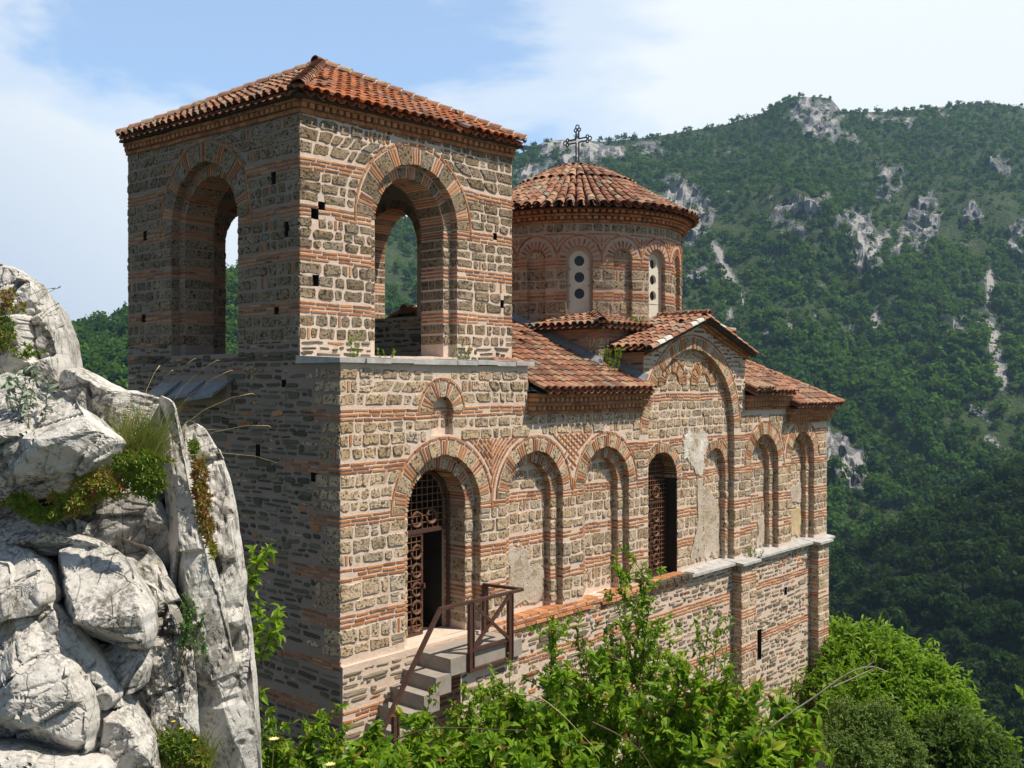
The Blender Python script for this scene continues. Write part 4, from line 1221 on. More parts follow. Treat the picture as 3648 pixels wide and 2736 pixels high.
LEAF_FAR = m_foliage('far_foliage', [(0, (.012, .045, .007)), (.4, (.032, .095, .010)), (.8, (.070, .16, .015)), (1, (.13, .20, .028))], .3, .8, .1, .3)
LEAF_SHADE = m_foliage('shade_foliage', [(0, (.007, .022, .005)), (.6, (.017, .046, .008)), (1, (.045, .09, .014))], .2, .8, .1, 1)  # the spur's shade is put into this darker leaf colour
BARK = m_plain('bark', (.10, .075, .05), .9, .35, 12)

ROCKS = [(1745, 240, 62, 36, 0), (1752, 270, 26, 30, 0), (1815, 290, 40, 24, .5), (1740, 440, 58, 24, 0), (1700, 440, 30, 18, 0), (1850, 480, 40, 45, .6), (1885, 540, 36, 60, .9), (1985, 500, 40, 62, .7),
         (1465, 440, 52, 58, .6), (1500, 470, 30, 50, .4), (1240, 325, 75, 36, .3), (1150, 385, 40, 26, 0), (1320, 345, 30, 16, 0), (1915, 385, 26, 36, .5), (2010, 440, 20, 18, 0), (2105, 470, 22, 28, 0), (2170, 365, 32, 20, 0), (2200, 520, 20, 50, .3),
         (1835, 1005, 60, 48, .2), (1800, 960, 20, 40, .5), (2062, 720, 44, 24, 0), (1828, 716, 28, 20, 0), (1930, 250, 60, 14, .1), (2020, 232, 40, 8, 0), (1490, 605, 20, 30, .3)]
SCREE = [(1552, 545, 10, 30, -.4), (1572, 590, 14, 42, -.45), (1600, 640, 10, 28, -.4), (2146, 740, 17, 60, -.15), (2162, 805, 15, 45, -.3), (2138, 640, 9, 36, .1), (2122, 690, 18, 12, 0), (2135, 610, 8, 30, .1), (2115, 890, 34, 10, .5), (2150, 960, 30, 10, .6), (1890, 690, 10, 30, .2), (1760, 700, 8, 20, 0), (1655, 720, 10, 14, 0), (1700, 715, 10, 24, 0), (1580, 690, 8, 20, 0)]
def blob(px, py, L):
    m = np.zeros_like(px)
    for (x, y, rx, ry, an) in L:
        dx, dy = px-x, py-y; c, s = math.cos(an), math.sin(an)
        q = ((dx*c+dy*s)/rx)**2+((-dx*s+dy*c)/ry)**2
        m = np.maximum(m, np.clip(1.35-q, 0, 1))
    return m
def slope_mesh(cols, rows, sky_x, sky_y, yr, yb, zb, amp, seed, shape=1.0, rocks=True, back=True):
    px = np.linspace(*cols); q = np.linspace(0, 1, rows)
    PX, Q = np.meshgrid(px, q, indexing='ij')
    vs = (CY-np.interp(px, sky_x, sky_y))/F_
    Yr, Yb = np.interp(px, *yr), np.interp(px, *yb)
    Y = Yb[:, None]+(Yr-Yb)[:, None]*Q; zr = vs*Yr; zb_ = np.interp(px, *zb)
    Z = zb_[:, None]+(zr-zb_)[:, None]*Q**shape
    X = (PX-CX)/F_*Y
    tp = np.sin(np.pi*np.clip(Q, 0, 1))**.6
    g = fbm(seed, X*.008+5, Y*.008, 6)-.5; ra = 1-np.abs(2*fbm(seed+20, X*.006+Y*.003, Y*.002+3, 4)-1)
    Z = Z+amp*(g*1.6+(ra-.6)*1.2)*tp
    py = CY-F_*Z/Y
    if rocks:
        w1 = (fbm(seed+70, PX*.028, py*.028, 4)-.5); w2 = (fbm(seed+75, PX*.028+9, py*.028, 4)-.5); w3 = fbm(seed+80, PX*.09, py*.05, 4)-.5
        rk = blob(PX+w1*70, py+w2*70, ROCKS)+np.clip(w3*3, -1, .3)*.8; rk = np.where(rk < .25, 0, rk); sc = blob(PX+w1*16, py+w2*26, SCREE)
        nz = fbm(seed+40, X*.03, Y*.03, 4)
        rk = rk + np.where((nz > .63) & (py < 700) & (py > 0), .45*(nz-.63)/.1, 0)*np.clip((PX-1050)/100, 0, 1)
        st = fbm(seed+50, X*.045, Z*.02+Y*.01, 5); st2 = fbm(seed+60, X*.12, Z*.1+Y*.03, 4)
        Y2 = -(rk.clip(0, 1))*((st-.35)*32+(st2-.5)*14)*np.clip(tp*2, 0, 1)
        Z = Z+(rk.clip(0, 1))*((st2-.45)*9)*np.clip(tp*1.6, .3, 1)
        Y = Y+Y2; X = X+Y2*(PX-CX)/F_; rk = np.maximum(rk, sc*1.3)
    else: rk = np.zeros_like(PX)
    V = np.stack([X, Y, Z], -1)
    if back:
        e1 = V[:, -1, :]*np.array([1.25, 1.25, 0])+np.stack([0*px, 0*px, V[:, -1, 2]-Yr*.22], -1)
        V = np.concatenate([V, e1[:, None, :]], 1); rk = np.concatenate([rk, rk[:, -1:]*0], 1)
    nC, nR = V.shape[0], V.shape[1]
    i = np.arange(nC*nR).reshape(nC, nR)
    Fc = np.stack([i[:-1, :-1], i[1:, :-1], i[1:, 1:], i[:-1, 1:]], -1).reshape(-1, 4)
    return V, Fc, rk
SKX = [-900, -300, 0, 80, 150, 200, 275, 330, 400, 470, 512, 600, 700, 800, 875, 950, 1040, 1100, 1130, 1180, 1240, 1300, 1400, 1480, 1560, 1640, 1680, 1705, 1720, 1760, 1795, 1808, 1818, 1900, 1990, 2080, 2150, 2212, 2400, 2700, 3200]
_SK = [760, 770, 760, 740, 716, 697, 672, 650, 615, 583, 555, 525, 495, 475, 462, 420, 370, 333, 323, 299, 295, 300, 291, 278, 265, 242, 219, 208, 203, 203, 207, 222, 236, 236, 230, 219, 216, 228, 260, 330, 420]
SKY = [y+(24 if x < 850 else 24*(1100-x)/250 if x < 1100 else 6) for x, y in zip(SKX, _SK)]
V, Fc, rk = slope_mesh((-500, 2700, 560), 210, SKX, SKY, ([0, 520, 900, 1150, 2700], [430, 520, 820, 980, 1050]), ([0, 600, 1100, 2700], [110, 160, 330, 300]), ([0, 700, 1100, 2700], [-70, -100, -150, -150]), 26, 3)
mountain = tag(link('mountain', np_mesh('mountain', V.reshape(-1, 3), Fc, [HILL], smooth=False, rock=rk.ravel())), kind='structure')
MV, MR = V[:, :-1], rk[:, :-1]
SPX_ = [1150, 1500, 1700, 1800, 1960, 2100, 2212, 2400, 2700, 3200]; SPY_ = [1900, 1500, 1300, 1232, 1140, 1078, 1020, 900, 650, 260]
V2, F2, rk2 = slope_mesh((1150, 3000, 220), 90, SPX_, SPY_, ([1100, 3200], [330, 330]), ([1100, 3200], [120, 120]), ([1100, 3200], [-95, -95]), 9, 91, rocks=False)
HILL_SHADE = m_hill('spur_ground_shade', .45)  # ground colour darkened to carry the shade of the spur
tag(link('hillside', np_mesh('hillside', V2.reshape(-1, 3), F2, [HILL_SHADE], rock=rk2.ravel())), kind='structure')
# valley floor reaching the horizon
m = MB(HILL); m.quad((-1480, -530, -160), (1480, -530, -160), (1480, 1430, -160), (-1480, 1430, -160), HILL); tag(m.build('ground'), kind='structure')

# crowns: quads scattered through lumpy ellipsoids
def crowns(C, Rr, H, nq, seed, size=.38, tint=None):
    rs = np.random.RandomState(seed); n = len(C)
    d = rs.normal(size=(n, nq, 3)); d /= np.linalg.norm(d, axis=-1, keepdims=True)
    d[..., 2] = np.where(d[..., 2] < -.35, -d[..., 2], d[..., 2])
    ph = rs.rand(n, 1)*6.28
    lump = 1+.22*np.sin(3*np.arctan2(d[..., 1], d[..., 0])+ph)+.15*np.sin(5*d[..., 2]+ph*2)
    rad_ = (rs.rand(n, nq)**.35)*lump
    P = d*rad_[..., None]*np.stack([Rr, Rr, H], -1)[:, None, :]+C[:, None, :]
    nr = d+rs.normal(size=d.shape)*.55; nr /= np.linalg.norm(nr, axis=-1, keepdims=True)
    t1 = np.cross(nr, rs.normal(size=d.shape)); t1 /= np.linalg.norm(t1, axis=-1, keepdims=True); t2 = np.cross(nr, t1)
    sz = (Rr[:, None]*size*(.6+.8*rs.rand(n, nq)))[..., None]
    V = np.stack([P-t1*sz, P-t2*sz*.7, P+t1*sz, P+t2*sz*.8], 2).reshape(-1, 3)
    Fq = np.arange(len(V)).reshape(-1, 4)
    T = ((rs.rand(n)[:, None] if tint is None else tint[:, None])*.75+rs.rand(n, nq)*.25).ravel()
    return V, Fq, T
def scatter(MV, dens, seed, mask):
    rs = np.random.RandomState(seed)
    a, b, c = MV[:-1, :-1], MV[1:, :-1], MV[:-1, 1:]
    ar = np.linalg.norm(np.cross(b-a, c-a), axis=-1); n = rs.poisson(np.minimum(ar*dens*mask[:-1, :-1], 40))
    I, J = np.nonzero(n); k = n[I, J]; I, J = np.repeat(I, k), np.repeat(J, k)
    u, v = rs.rand(len(I), 1), rs.rand(len(I), 1)
    return a[I, J]+(b-a)[I, J]*u+(c-a)[I, J]*v, I, J
pyv = CY-F_*MV[..., 2]/MV[..., 1]; pxv = CX+F_*MV[..., 0]/MV[..., 1]
den = fbm(77, MV[..., 0]*.012, MV[..., 1]*.012, 4)
mask = np.where(MR > .35, .05, 1)*np.clip((den-.24)*4, .15, 1)*np.where((pyv > 1320) | (pxv < -160) | (pxv > 2330), 0, 1)
mask *= np.where((pxv > 1030) & (pyv < 520), .75, 1)
nearf = np.clip(700/np.maximum(MV[..., 1], 200), 1, 2.2)
Pt, I, J = scatter(MV, .06, 5, mask)
rs = np.random.RandomState(9); Y = Pt[:, 1]
Rr = (1.7+3.6*rs.rand(len(Pt))**1.8)*np.interp(Y, [200, 600, 1000], [.75, .95, 1.05])*np.clip(np.interp(pyv[I, J], [200, 330, 620, 900], [.5, .62, .85, 1.1]), .4, 1.2); H = Rr*(.9+.5*rs.rand(len(Pt)))
tn = np.clip(.25+.5*fbm(12, Pt[:, 0]*.02, Pt[:, 1]*.02, 3)+rs.normal(size=len(Pt))*.2-.0, 0, 1)
far = Y > 520
print('forest trees', len(Pt))
parts_ = []
for sel, nq, sd in ((far, 60, 21), (~far, 110, 22)):
    C = Pt[sel].copy(); C[:, 2] += H[sel]*.75
    parts_.append(crowns(C, Rr[sel], H[sel], nq, sd, 0.30 if nq < 100 else .22, tn[sel]))
off = len(parts_[0][0])
fm = np_mesh('forest', np.concatenate([p[0] for p in parts_]), np.concatenate([parts_[0][1], parts_[1][1]+off]), [LEAF_FAR], np.concatenate([p[2] for p in parts_]))
tag(link('forest', fm), kind='stuff')

# single trees on the dark spur: trunk and crown each, six shapes repeated
protos = []
for i in range(7):
    r_, h_ = 2.6+i*.12, 3.0+.3*(i % 3)
    nl = 7; rs = np.random.RandomState(200+i)
    lobes = np.concatenate([[[0, 0, h_*1.25]], np.stack([rs.normal(size=nl)*r_*.5, rs.normal(size=nl)*r_*.5, h_*(.6+rs.rand(nl)*1.0)], -1)])
    rr_ = r_*(.45+.3*rs.rand(nl+1))
    v, f, t = crowns(lobes, rr_, rr_*.95, 95, 300+i, .26, np.clip(rs.rand(nl+1), 0, 1))
    crown = np_mesh('crown', v, f, [LEAF_SHADE], t)
    tm = MB(BARK); tm.tube([(0, 0, -1), (.1, .05, h_*.5), (0, 0, h_*1.2)], [.22, .16, .06], BARK, 6)
    for k in range(4): a = k*1.6+i; tm.tube([(0, 0, h_*(.4+.15*k)), (math.cos(a)*r_*.5, math.sin(a)*r_*.5, h_*(.8+.15*k))], [.09, .03], BARK, 5)
    protos.append((crown, tm))
SV = V2[:, :-1]
spy = CY-F_*SV[..., 2]/SV[..., 1]; spx = CX+F_*SV[..., 0]/SV[..., 1]
msk = np.where((spx > 1700) & (spx < 2330) & (spy < 1760) & (spy > 950), 1, 0)
Ps, _, _ = scatter(SV, .035, 31, msk)
order = np.argsort(Ps[:, 1]); Ps = Ps[order]
def size_at(p): return 1.0
tmesh = []
for crown, tm in protos:
    o = tm.build('trunk'); tmesh.append(o.data); bpy.data.objects.remove(o)
GT = 'broadleaf trees crowding the dark shaded hillside'
nt = 0
for p in Ps[:230]:
    i = random.randrange(7); e = bpy.data.objects.new('broadleaf_tree', None); COL.objects.link(e); e.location = p; e.rotation_euler = (0, 0, U(0, 6.28)); s_ = U(.7, 1.25); e.scale = (s_, s_, s_*U(.85, 1.2))
    tag(e, 'shade-darkened green broadleaf tree among many alike on the lower right hillside', 'tree', GT)
    link('crown', protos[i][0], e); link('trunk', tmesh[i], e); nt += 1
print('spur trees', len(Ps), nt)
if len(Ps) > 230:
    C = Ps[230:].copy(); n_ = len(C); rs = np.random.RandomState(3); rr_ = 2+1.6*rs.rand(n_); C[:, 2] += rr_*1.1
    v, f, t = crowns(C, rr_, rr_*1.25, 260, 44, .17); tag(link('undergrowth', np_mesh('undergrowth', v, f, [LEAF_SHADE], t)), kind='stuff')
# ================================================================== NEAR GROUND, ROCKS, PLANTS
def W3(px, py, y): return Vector(((px-CX)/F_*y, y, (CY-py)/F_*y))
def m_rock(name, k1=1.0):
    k = NT(name); p = k.pos()
    w = k.noise(p, 3, 3, .5, out=1); pw = k.n('ShaderNodeVectorMath', {0: p, 1: k.scale(w, (.09, .09, .09))}, operation='ADD').outputs[0]
    a = k.noise(pw, 4.5, 6, .65); b = k.noise(pw, 22, 6, .75); l = k.noise(k.scale(pw, (1, 1, .45)), 9, 6, .8); g = k.noise(p, 1.6, 3, .5)
    c = k.mix(k.ramp(a, [(.3, 0.), (.7, 1.)]), (.60*k1, .575*k1, .535*k1), (.46*k1, .43*k1, .385*k1))
    c = k.mix(k.math('MULTIPLY', k.ramp(b, [(.5, 0.), (.72, 1.)]), .5), c, (.70*k1, .68*k1, .645*k1))
    th = k.math('ADD', l, k.math('MULTIPLY', k.math('SUBTRACT', g, .5), .55))
    c = k.mix(k.math('MULTIPLY', k.ramp(th, [(.56, 0.), (.62, 1.)]), .8), c, (.18, .165, .14))
    c = k.mix(k.ramp(k.math('ADD', b, k.math('MULTIPLY', k.math('SUBTRACT', l, .5), .7)), [(.31, .9), (.39, 0.)]), c, (.085, .075, .065))
    sp = k.math('MULTIPLY', k.ramp(k.noise(p, 42, 4, .75), [(.47, 0.), (.54, 1.)]), k.ramp(k.noise(p, 2.3, 5, .7), [(.46, 0.), (.58, 1.)]))
    c = k.mix(k.math('MULTIPLY', sp, .85), c, (.11, .10, .085))
    v = k.n('ShaderNodeTexVoronoi', {'Vector': k.scale(pw, (1.3, 1.3, .5)), 'Scale': 5.0}, feature='DISTANCE_TO_EDGE').outputs[0]
    cr = k.math('MULTIPLY', k.ramp(v, [(.006, 1.), (.022, 0.)]), k.ramp(a, [(.45, 0.), (.6, 1.)]))
    c = k.mix(k.math('MULTIPLY', cr, .55), c, (.08, .07, .06))
    h = k.math('SUBTRACT', k.math('ADD', k.math('MULTIPLY', b, .45), k.math('MULTIPLY', l, .7)), k.math('MULTIPLY', cr, .5))
    return k.out(c, .9, h, .8, .02, .2)
ROCK = m_rock('pale_limestone'); ROCKD = m_rock('dark_limestone', .62)
SOIL = m_plain('dry_soil', (.11, .085, .055), .95, .4, 6)
# local ground: falls away along and in front of the church
gx = np.linspace(-26, 46, 110); gy = np.linspace(-12, 46, 100); GX, GY = np.meshgrid(gx, gy, indexing='ij')
def ground_z(x, y):
    dx, dy = x-C0.x, y-C0.y; t = dx*D.x+dy*D.y; o = dx*OUT.x+dy*OUT.y
    z = -6.1-.24*np.maximum(t, -6)-.10*np.clip(o, -10, 14)-.28*np.maximum(t-15, 0)-.25*np.maximum(x-7, 0)-.35*np.maximum(-7-x, 0)
    z = z-np.maximum(y-30, 0)*1.1
    return np.maximum(z, -60)
GZ = ground_z(GX, GY)+(fbm(33, GX*.5, GY*.5, 4)-.5)*.7
i_ = np.arange(GX.size).reshape(GX.shape)
Fg = np.stack([i_[:-1, :-1], i_[1:, :-1], i_[1:, 1:], i_[:-1, 1:]], -1).reshape(-1, 4)
k = NT('slope_soil'); p_ = k.pos(); n_ = k.noise(p_, 2.5, 6, .65)
k.out(k.mix(k.ramp(n_, [(.4, 0.), (.6, 1.)]), (.035, .055, .015), (.12, .095, .06)), .95, n_, 1, .1, .1)
tag(link('slope', np_mesh('slope', np.stack([GX, GY, GZ], -1).reshape(-1, 3), Fg, [k.mat])), kind='structure')

# --- limestone outcrop: faceted slabs with depth
outcrop = empty('rock_outcrop', W3(250, 1400, 5.2), 'pale grey limestone outcrop of cracked slabs rising at the left in front of the church', 'rock')
def boulder(poly, y, bulge, planes, seed, mat=ROCK, thick=.9, rough=.016, tilt=(0, 0), name='rock_slab', grow=1.0):
    """outline (pixel directions at distance y) closed into a solid, its face cut by planes (nx, nz, c)"""
    rs = random.Random(seed)
    if grow != 1:
        mx, my = sum(p[0] for p in poly)/len(poly), sum(p[1] for p in poly)/len(poly); poly = [(mx+(a-mx)*grow, my+(b-my)*grow) for a, b in poly]
    n = len(poly); P = [W3(px, py, y) for px, py in poly]; cx_ = sum((p.x for p in P))/n; cz_ = sum((p.z for p in P))/n
    M = 168; out = []
    Q = [(p.x, p.z) for p in P]
    for _ in range(2):                                          # cut the corners a little, keeps the edge angular
        Q2 = []
        for i in range(len(Q)):
            a, b = Q[i], Q[(i+1) % len(Q)]; Q2 += [(a[0]*.86+b[0]*.14, a[1]*.86+b[1]*.14), (a[0]*.14+b[0]*.86, a[1]*.14+b[1]*.86)]
        Q = Q2
    n2 = len(Q); per_ = [0]
    for i in range(n2): per_.append(per_[-1]+math.hypot(Q[(i+1) % n2][0]-Q[i][0], Q[(i+1) % n2][1]-Q[i][1]))
    i = 0
    for kk in range(M):
        s = per_[-1]*kk/M
        while per_[i+1] < s: i += 1
        f = (s-per_[i])/max(1e-6, per_[i+1]-per_[i]); a, b = Q[i], Q[(i+1) % n2]; qx, qz = a[0]+(b[0]-a[0])*f, a[1]+(b[1]-a[1])*f
        j = mnoise.noise(Vector((qx*7, qz*7, seed)))*.014+mnoise.noise(Vector((qx*25, qz*25, seed)))*.007
        l = math.hypot(qx-cx_, qz-cz_) or 1
        out.append((qx+(qx-cx_)/l*j, qz+(qz-cz_)/l*j))
    pls = list(planes)+[(rs.uniform(-.3, .3), rs.uniform(-.35, .35), rs.uniform(.8, 1.0)) for _ in range(5)]
    size = max(max(p.x for p in P)-min(p.x for p in P), max(p.z for p in P)-min(p.z for p in P))
    rings = [1.0, .99, .975, .955, .93, .9, .87, .835, .8, .76, .72, .68, .64, .6, .555, .51, .465, .42, .375, .33, .285, .24, .195, .15, .1, .05, .0]
    # spine: the rings close on a segment along the long axis, so long slabs keep even facets
    sxx = sum((a-cx_)**2 for a, b in out); szz = sum((b-cz_)**2 for a, b in out); sxz = sum((a-cx_)*(b-cz_) for a, b in out)
    th = .5*math.atan2(2*sxz, sxx-szz); ex_, ez_ = math.cos(th), math.sin(th)
    pr = [(a-cx_)*ex_+(b-cz_)*ez_ for a, b in out]; wd_ = max(abs(-(a-cx_)*ez_+(b-cz_)*ex_) for a, b in out)
    s0, s1 = min(min(pr)+wd_*.9, 0), max(max(pr)-wd_*.9, 0)
    tgt = []
    for p_ in pr:
        q_ = min(max(p_, s0), s1); tgt.append((cx_+ex_*q_, cz_+ez_*q_))
    V = []; Fq = []
    def depth(x, z, r):
        h = bulge*(1-r**16)
        for (ax, az_, c) in pls: h = min(h, c*bulge+ax*(x-cx_)+az_*(z-cz_))
        e = min(1, (1-r)*14)
        u, w_ = x*.80+z*.6, -x*.6+z*.8                           # bedding runs down to the right
        for sc, am in ((3.6, 1.2), (7.5, .45)):
            d4, c4 = mnoise.voronoi(Vector((u*sc*.6, w_*sc*1.25, seed*2.3)))
            rr = random.Random(int(c4[0].x*977)*31+int(c4[0].y*991)*17+seed)
            cu, cw = c4[0].x/(sc*.6), c4[0].y/(sc*1.25)
            h += e*am*rough*(rr.uniform(-1, 1)+(rr.uniform(-9, 9)*(u-cu)+rr.uniform(-9, 9)*(w_-cw)))
            h -= e*am*rough*1.5*max(0, 1-(d4[1]-d4[0])*14)
        h += e*rough*.9*mnoise.fractal(Vector((x*6, z*6, seed)), .8, 2.2, 5)
        return h
    for r in [None, None]+rings:
        for (x, z) in out: V.append(None)
    for ri, r in enumerate([1.0, 1.0]+rings):
        for kk, (x, z) in enumerate(out):
            if ri == 0: q = (cx_+(x-cx_)*.75-thick*.3, y+thick, cz_+(z-cz_)*.75)
            elif ri == 1: q = (x-thick*.11, y+thick*.35, z-thick*.05)
            else:
                tx, tz = tgt[kk]; xx, zz = tx+(x-tx)*r, tz+(z-tz)*r
                q = (xx, y-depth(xx, zz, r)+tilt[0]*(xx-cx_)+tilt[1]*(zz-cz_), zz)
            V[ri*M+kk] = q
    nR = len(rings)+2
    for ri in range(nR-1):
        for kk in range(M):
            k2 = (kk+1) % M; Fq.append((ri*M+kk, ri*M+k2, (ri+1)*M+k2, (ri+1)*M+kk))
    m = MB(mat); m.v = V
    for q in Fq: m.face(q[::-1], mat)
    return m.build(name, outcrop)
B = boulder
B([(-80, 545), (0, 570), (45, 578), (100, 625), (128, 680), (148, 760), (158, 838), (135, 850), (85, 850), (20, 830), (-80, 830)], 5.3, .34, [(-.9, .15, 1.05), (.35, -.9, 1.1), (-.1, .5, .95)], 1, rough=.03)
B([(-80, 800), (0, 812), (60, 830), (140, 852), (180, 880), (235, 922), (272, 948), (252, 985), (200, 1030), (120, 1065), (20, 1085), (-80, 1100)], 4.55, .26, [(.15, -1.6, .8), (-.2, .9, 1.0), (-.8, .2, 1.3)], 2, rough=.02)
B([(148, 800), (172, 790), (215, 810), (250, 833), (330, 853), (372, 868), (385, 920), (392, 1000), (365, 1090), (300, 1100), (200, 1060), (150, 920)], 5.25, .22, [(.5, .6, .9), (-.7, -.3, 1.0)], 3)
B([(60, 1120), (130, 1020), (200, 1000), (290, 1045), (345, 1080), (370, 1130), (378, 1210), (365, 1290), (310, 1270), (240, 1210), (140, 1160)], 5.0, .2, [(-.5, .5, .9), (.8, -.3, 1.0)], 4, ROCKD)
B([(335, 850), (378, 868), (395, 945), (430, 1075), (462, 1200), (490, 1330), (518, 1480), (545, 1600), (560, 1780), (420, 1780), (405, 1600), (395, 1420), (375, 1280), (368, 1180), (352, 1060)], 5.0, .22, [(1.3, .05, .85), (-1.2, 0, 1.0)], 5, rough=.014, thick=.7)
B([(385, 905), (430, 922), (468, 970), (502, 1045), (517, 1130), (536, 1290), (550, 1400), (560, 1520), (572, 1780), (500, 1780), (480, 1450), (445, 1220), (412, 1060)], 5.5, .22, [(1.2, .1, .8), (-1, -.1, 1.05)], 6, rough=.018, thick=.8)
B([(108, 1250), (120, 1205), (160, 1188), (225, 1192), (290, 1245), (325, 1310), (330, 1360), (318, 1392), (240, 1398), (180, 1370), (125, 1310)], 4.5, .26, [(.5, 1.7, 1.15), (-.25, -1.15, .62), (1.6, .2, 1.0)], 7, rough=.009, grow=1.07)
B([(-80, 1070), (0, 1092), (60, 1132), (140, 1150), (205, 1166), (225, 1185), (200, 1195), (120, 1205), (60, 1196), (0, 1180), (-80, 1170)], 4.62, .12, [(.1, -1.6, .8), (-.1, 1.4, .9)], 8, rough=.012, grow=1.07)
B([(-80, 1160), (0, 1182), (55, 1188), (105, 1220), (125, 1285), (112, 1312), (60, 1325), (-80, 1335)], 4.5, .2, [(.2, -1.2, .75), (1.3, .3, 1)], 9, rough=.012, grow=1.07)
B([(-80, 1210), (15, 1215), (48, 1262), (46, 1320), (-10, 1350), (-80, 1345)], 4.42, .16, [(1.2, .2, .9), (0, -1, 1)], 10, rough=.010, grow=1.07)
B([(55, 1318), (112, 1300), (160, 1350), (215, 1420), (262, 1492), (245, 1515), (205, 1505), (150, 1450), (90, 1390)], 4.45, .16, [(.9, .7, .85), (-.9, -.7, .9)], 11, rough=.012, grow=1.07)
B([(-80, 1325), (30, 1330), (100, 1375), (165, 1425), (200, 1490), (212, 1560), (192, 1615), (120, 1645), (20, 1640), (-80, 1625)], 4.35, .24, [(.3, 1.0, 1.0), (.9, -.5, 1.0), (-.2, -.9, 1.0)], 12, rough=.02, grow=1.07)
B([(205, 1400), (290, 1395), (328, 1425), (318, 1475), (272, 1502), (235, 1470)], 4.6, .14, [(1, .2, 1.0), (0, -1.3, .9)], 13, rough=.016, grow=1.07)
B([(300, 1260), (345, 1275), (392, 1330), (412, 1480), (430, 1640), (440, 1790), (330, 1790), (318, 1620), (285, 1520), (325, 1430), (335, 1340)], 4.85, .2, [(1.1, .1, .9), (-.9, 0, 1)], 14, ROCK, rough=.03, grow=1.07)
B([(-80, 1610), (40, 1618), (140, 1640), (225, 1650), (250, 1800), (-80, 1800)], 4.2, .2, [(.2, -.9, 1), (-.1, .8, 1)], 15, rough=.018, grow=1.07)
B([(195, 1555), (262, 1505), (305, 1555), (340, 1625), (350, 1800), (235, 1800)], 4.5, .2, [(.8, .3, .95), (-.8, .3, 1)], 16, rough=.026, grow=1.07)
B([(-420, 760), (-200, 640), (80, 650), (150, 830), (300, 900), (380, 1000), (480, 1250), (520, 1800), (-420, 1800)], 5.45, .1, [(0, 0, 1)], 17, ROCKD, thick=.8, rough=.05)
B([(-80, 1090), (120, 1110), (330, 1200), (395, 1330), (425, 1500), (440, 1800), (-80, 1800)], 4.78, .06, [(0, 0, 1)], 19, ROCK, thick=.5, rough=.03)
B([(240, 1500), (300, 1490), (330, 1560), (300, 1640), (250, 1600)], 4.75, .12, [(1, 0, .9)], 18, ROCKD, rough=.02)

# --- leaves
def m_leaf(name, stops, tr=.45): return m_foliage(name, stops, tr, .5, .3, 18)
LEAF = m_leaf('fresh_leaf', [(0, (.05, .13, .008)), (.35, (.14, .28, .012)), (.7, (.26, .41, .02)), (.9, (.40, .48, .04)), (.95, (.24, .15, .04)), (1, (.26, .10, .035))])
LEAF2 = m_leaf('lime_leaf', [(0, (.07, .15, .008)), (.5, (.17, .31, .014)), (1, (.28, .40, .022))])
LEAF3 = m_leaf('olive_leaf', [(0, (.05, .10, .018)), (.5, (.12, .19, .03)), (1, (.20, .26, .06))], .35)
SEDUM = m_leaf('sedum', [(0, (.09, .17, .015)), (.5, (.20, .26, .03)), (.8, (.34, .23, .05)), (1, (.33, .14, .06))], .3)
SAGE = m_leaf('silver_leaf', [(0, (.22, .28, .2)), (1, (.42, .47, .38))], .15)
GRASS = m_leaf('grass_blade', [(0, (.10, .16, .02)), (.5, (.17, .22, .035)), (.8, (.30, .27, .09)), (1, (.36, .28, .12))], .3)
STRAW = m_plain('straw', (.42, .31, .14), .8, .25, 20); STEM = m_plain('green_stem', (.12, .14, .04), .7, .25, 10); TWIG = m_plain('dry_twig', (.30, .25, .18), .85, .25, 10)
YEL = m_plain('yellow_petal', (.75, .55, .03), .6, .15, 20); CREAM = m_plain('cream_petal', (.75, .66, .30), .6, .15, 20)
def leaf(m, p, d, n, L, w, mat, t, droop=.25):
    d = d.normalized(); s = d.cross(n)
    if s.length < 1e-3: s = d.cross(Vector((.3, .5, .8)))
    s.normalize(); n = s.cross(d)
    a = p; b = p+d*L*.5+n*L*.04; c = p+d*L-n*L*droop
    q = len(m.v); up = n*(w*.28)
    m.v += [tuple(x) for x in (a, p+d*L*.28+s*w*.42+up, p+d*L*.62+s*w*.38+up-n*L*droop*.35, c, p+d*L*.62-s*w*.38+up-n*L*droop*.35, p+d*L*.28-s*w*.42+up, p+d*L*.30, p+d*L*.64-n*L*droop*.3)]
    for f in ((0, 1, 6), (1, 2, 7, 6), (2, 3, 7), (0, 6, 5), (5, 6, 7, 4), (4, 7, 3)): m.face([q+x for x in f], mat, t)
def rv(s=1): return Vector((U(-s, s), U(-s, s), U(-s, s)))
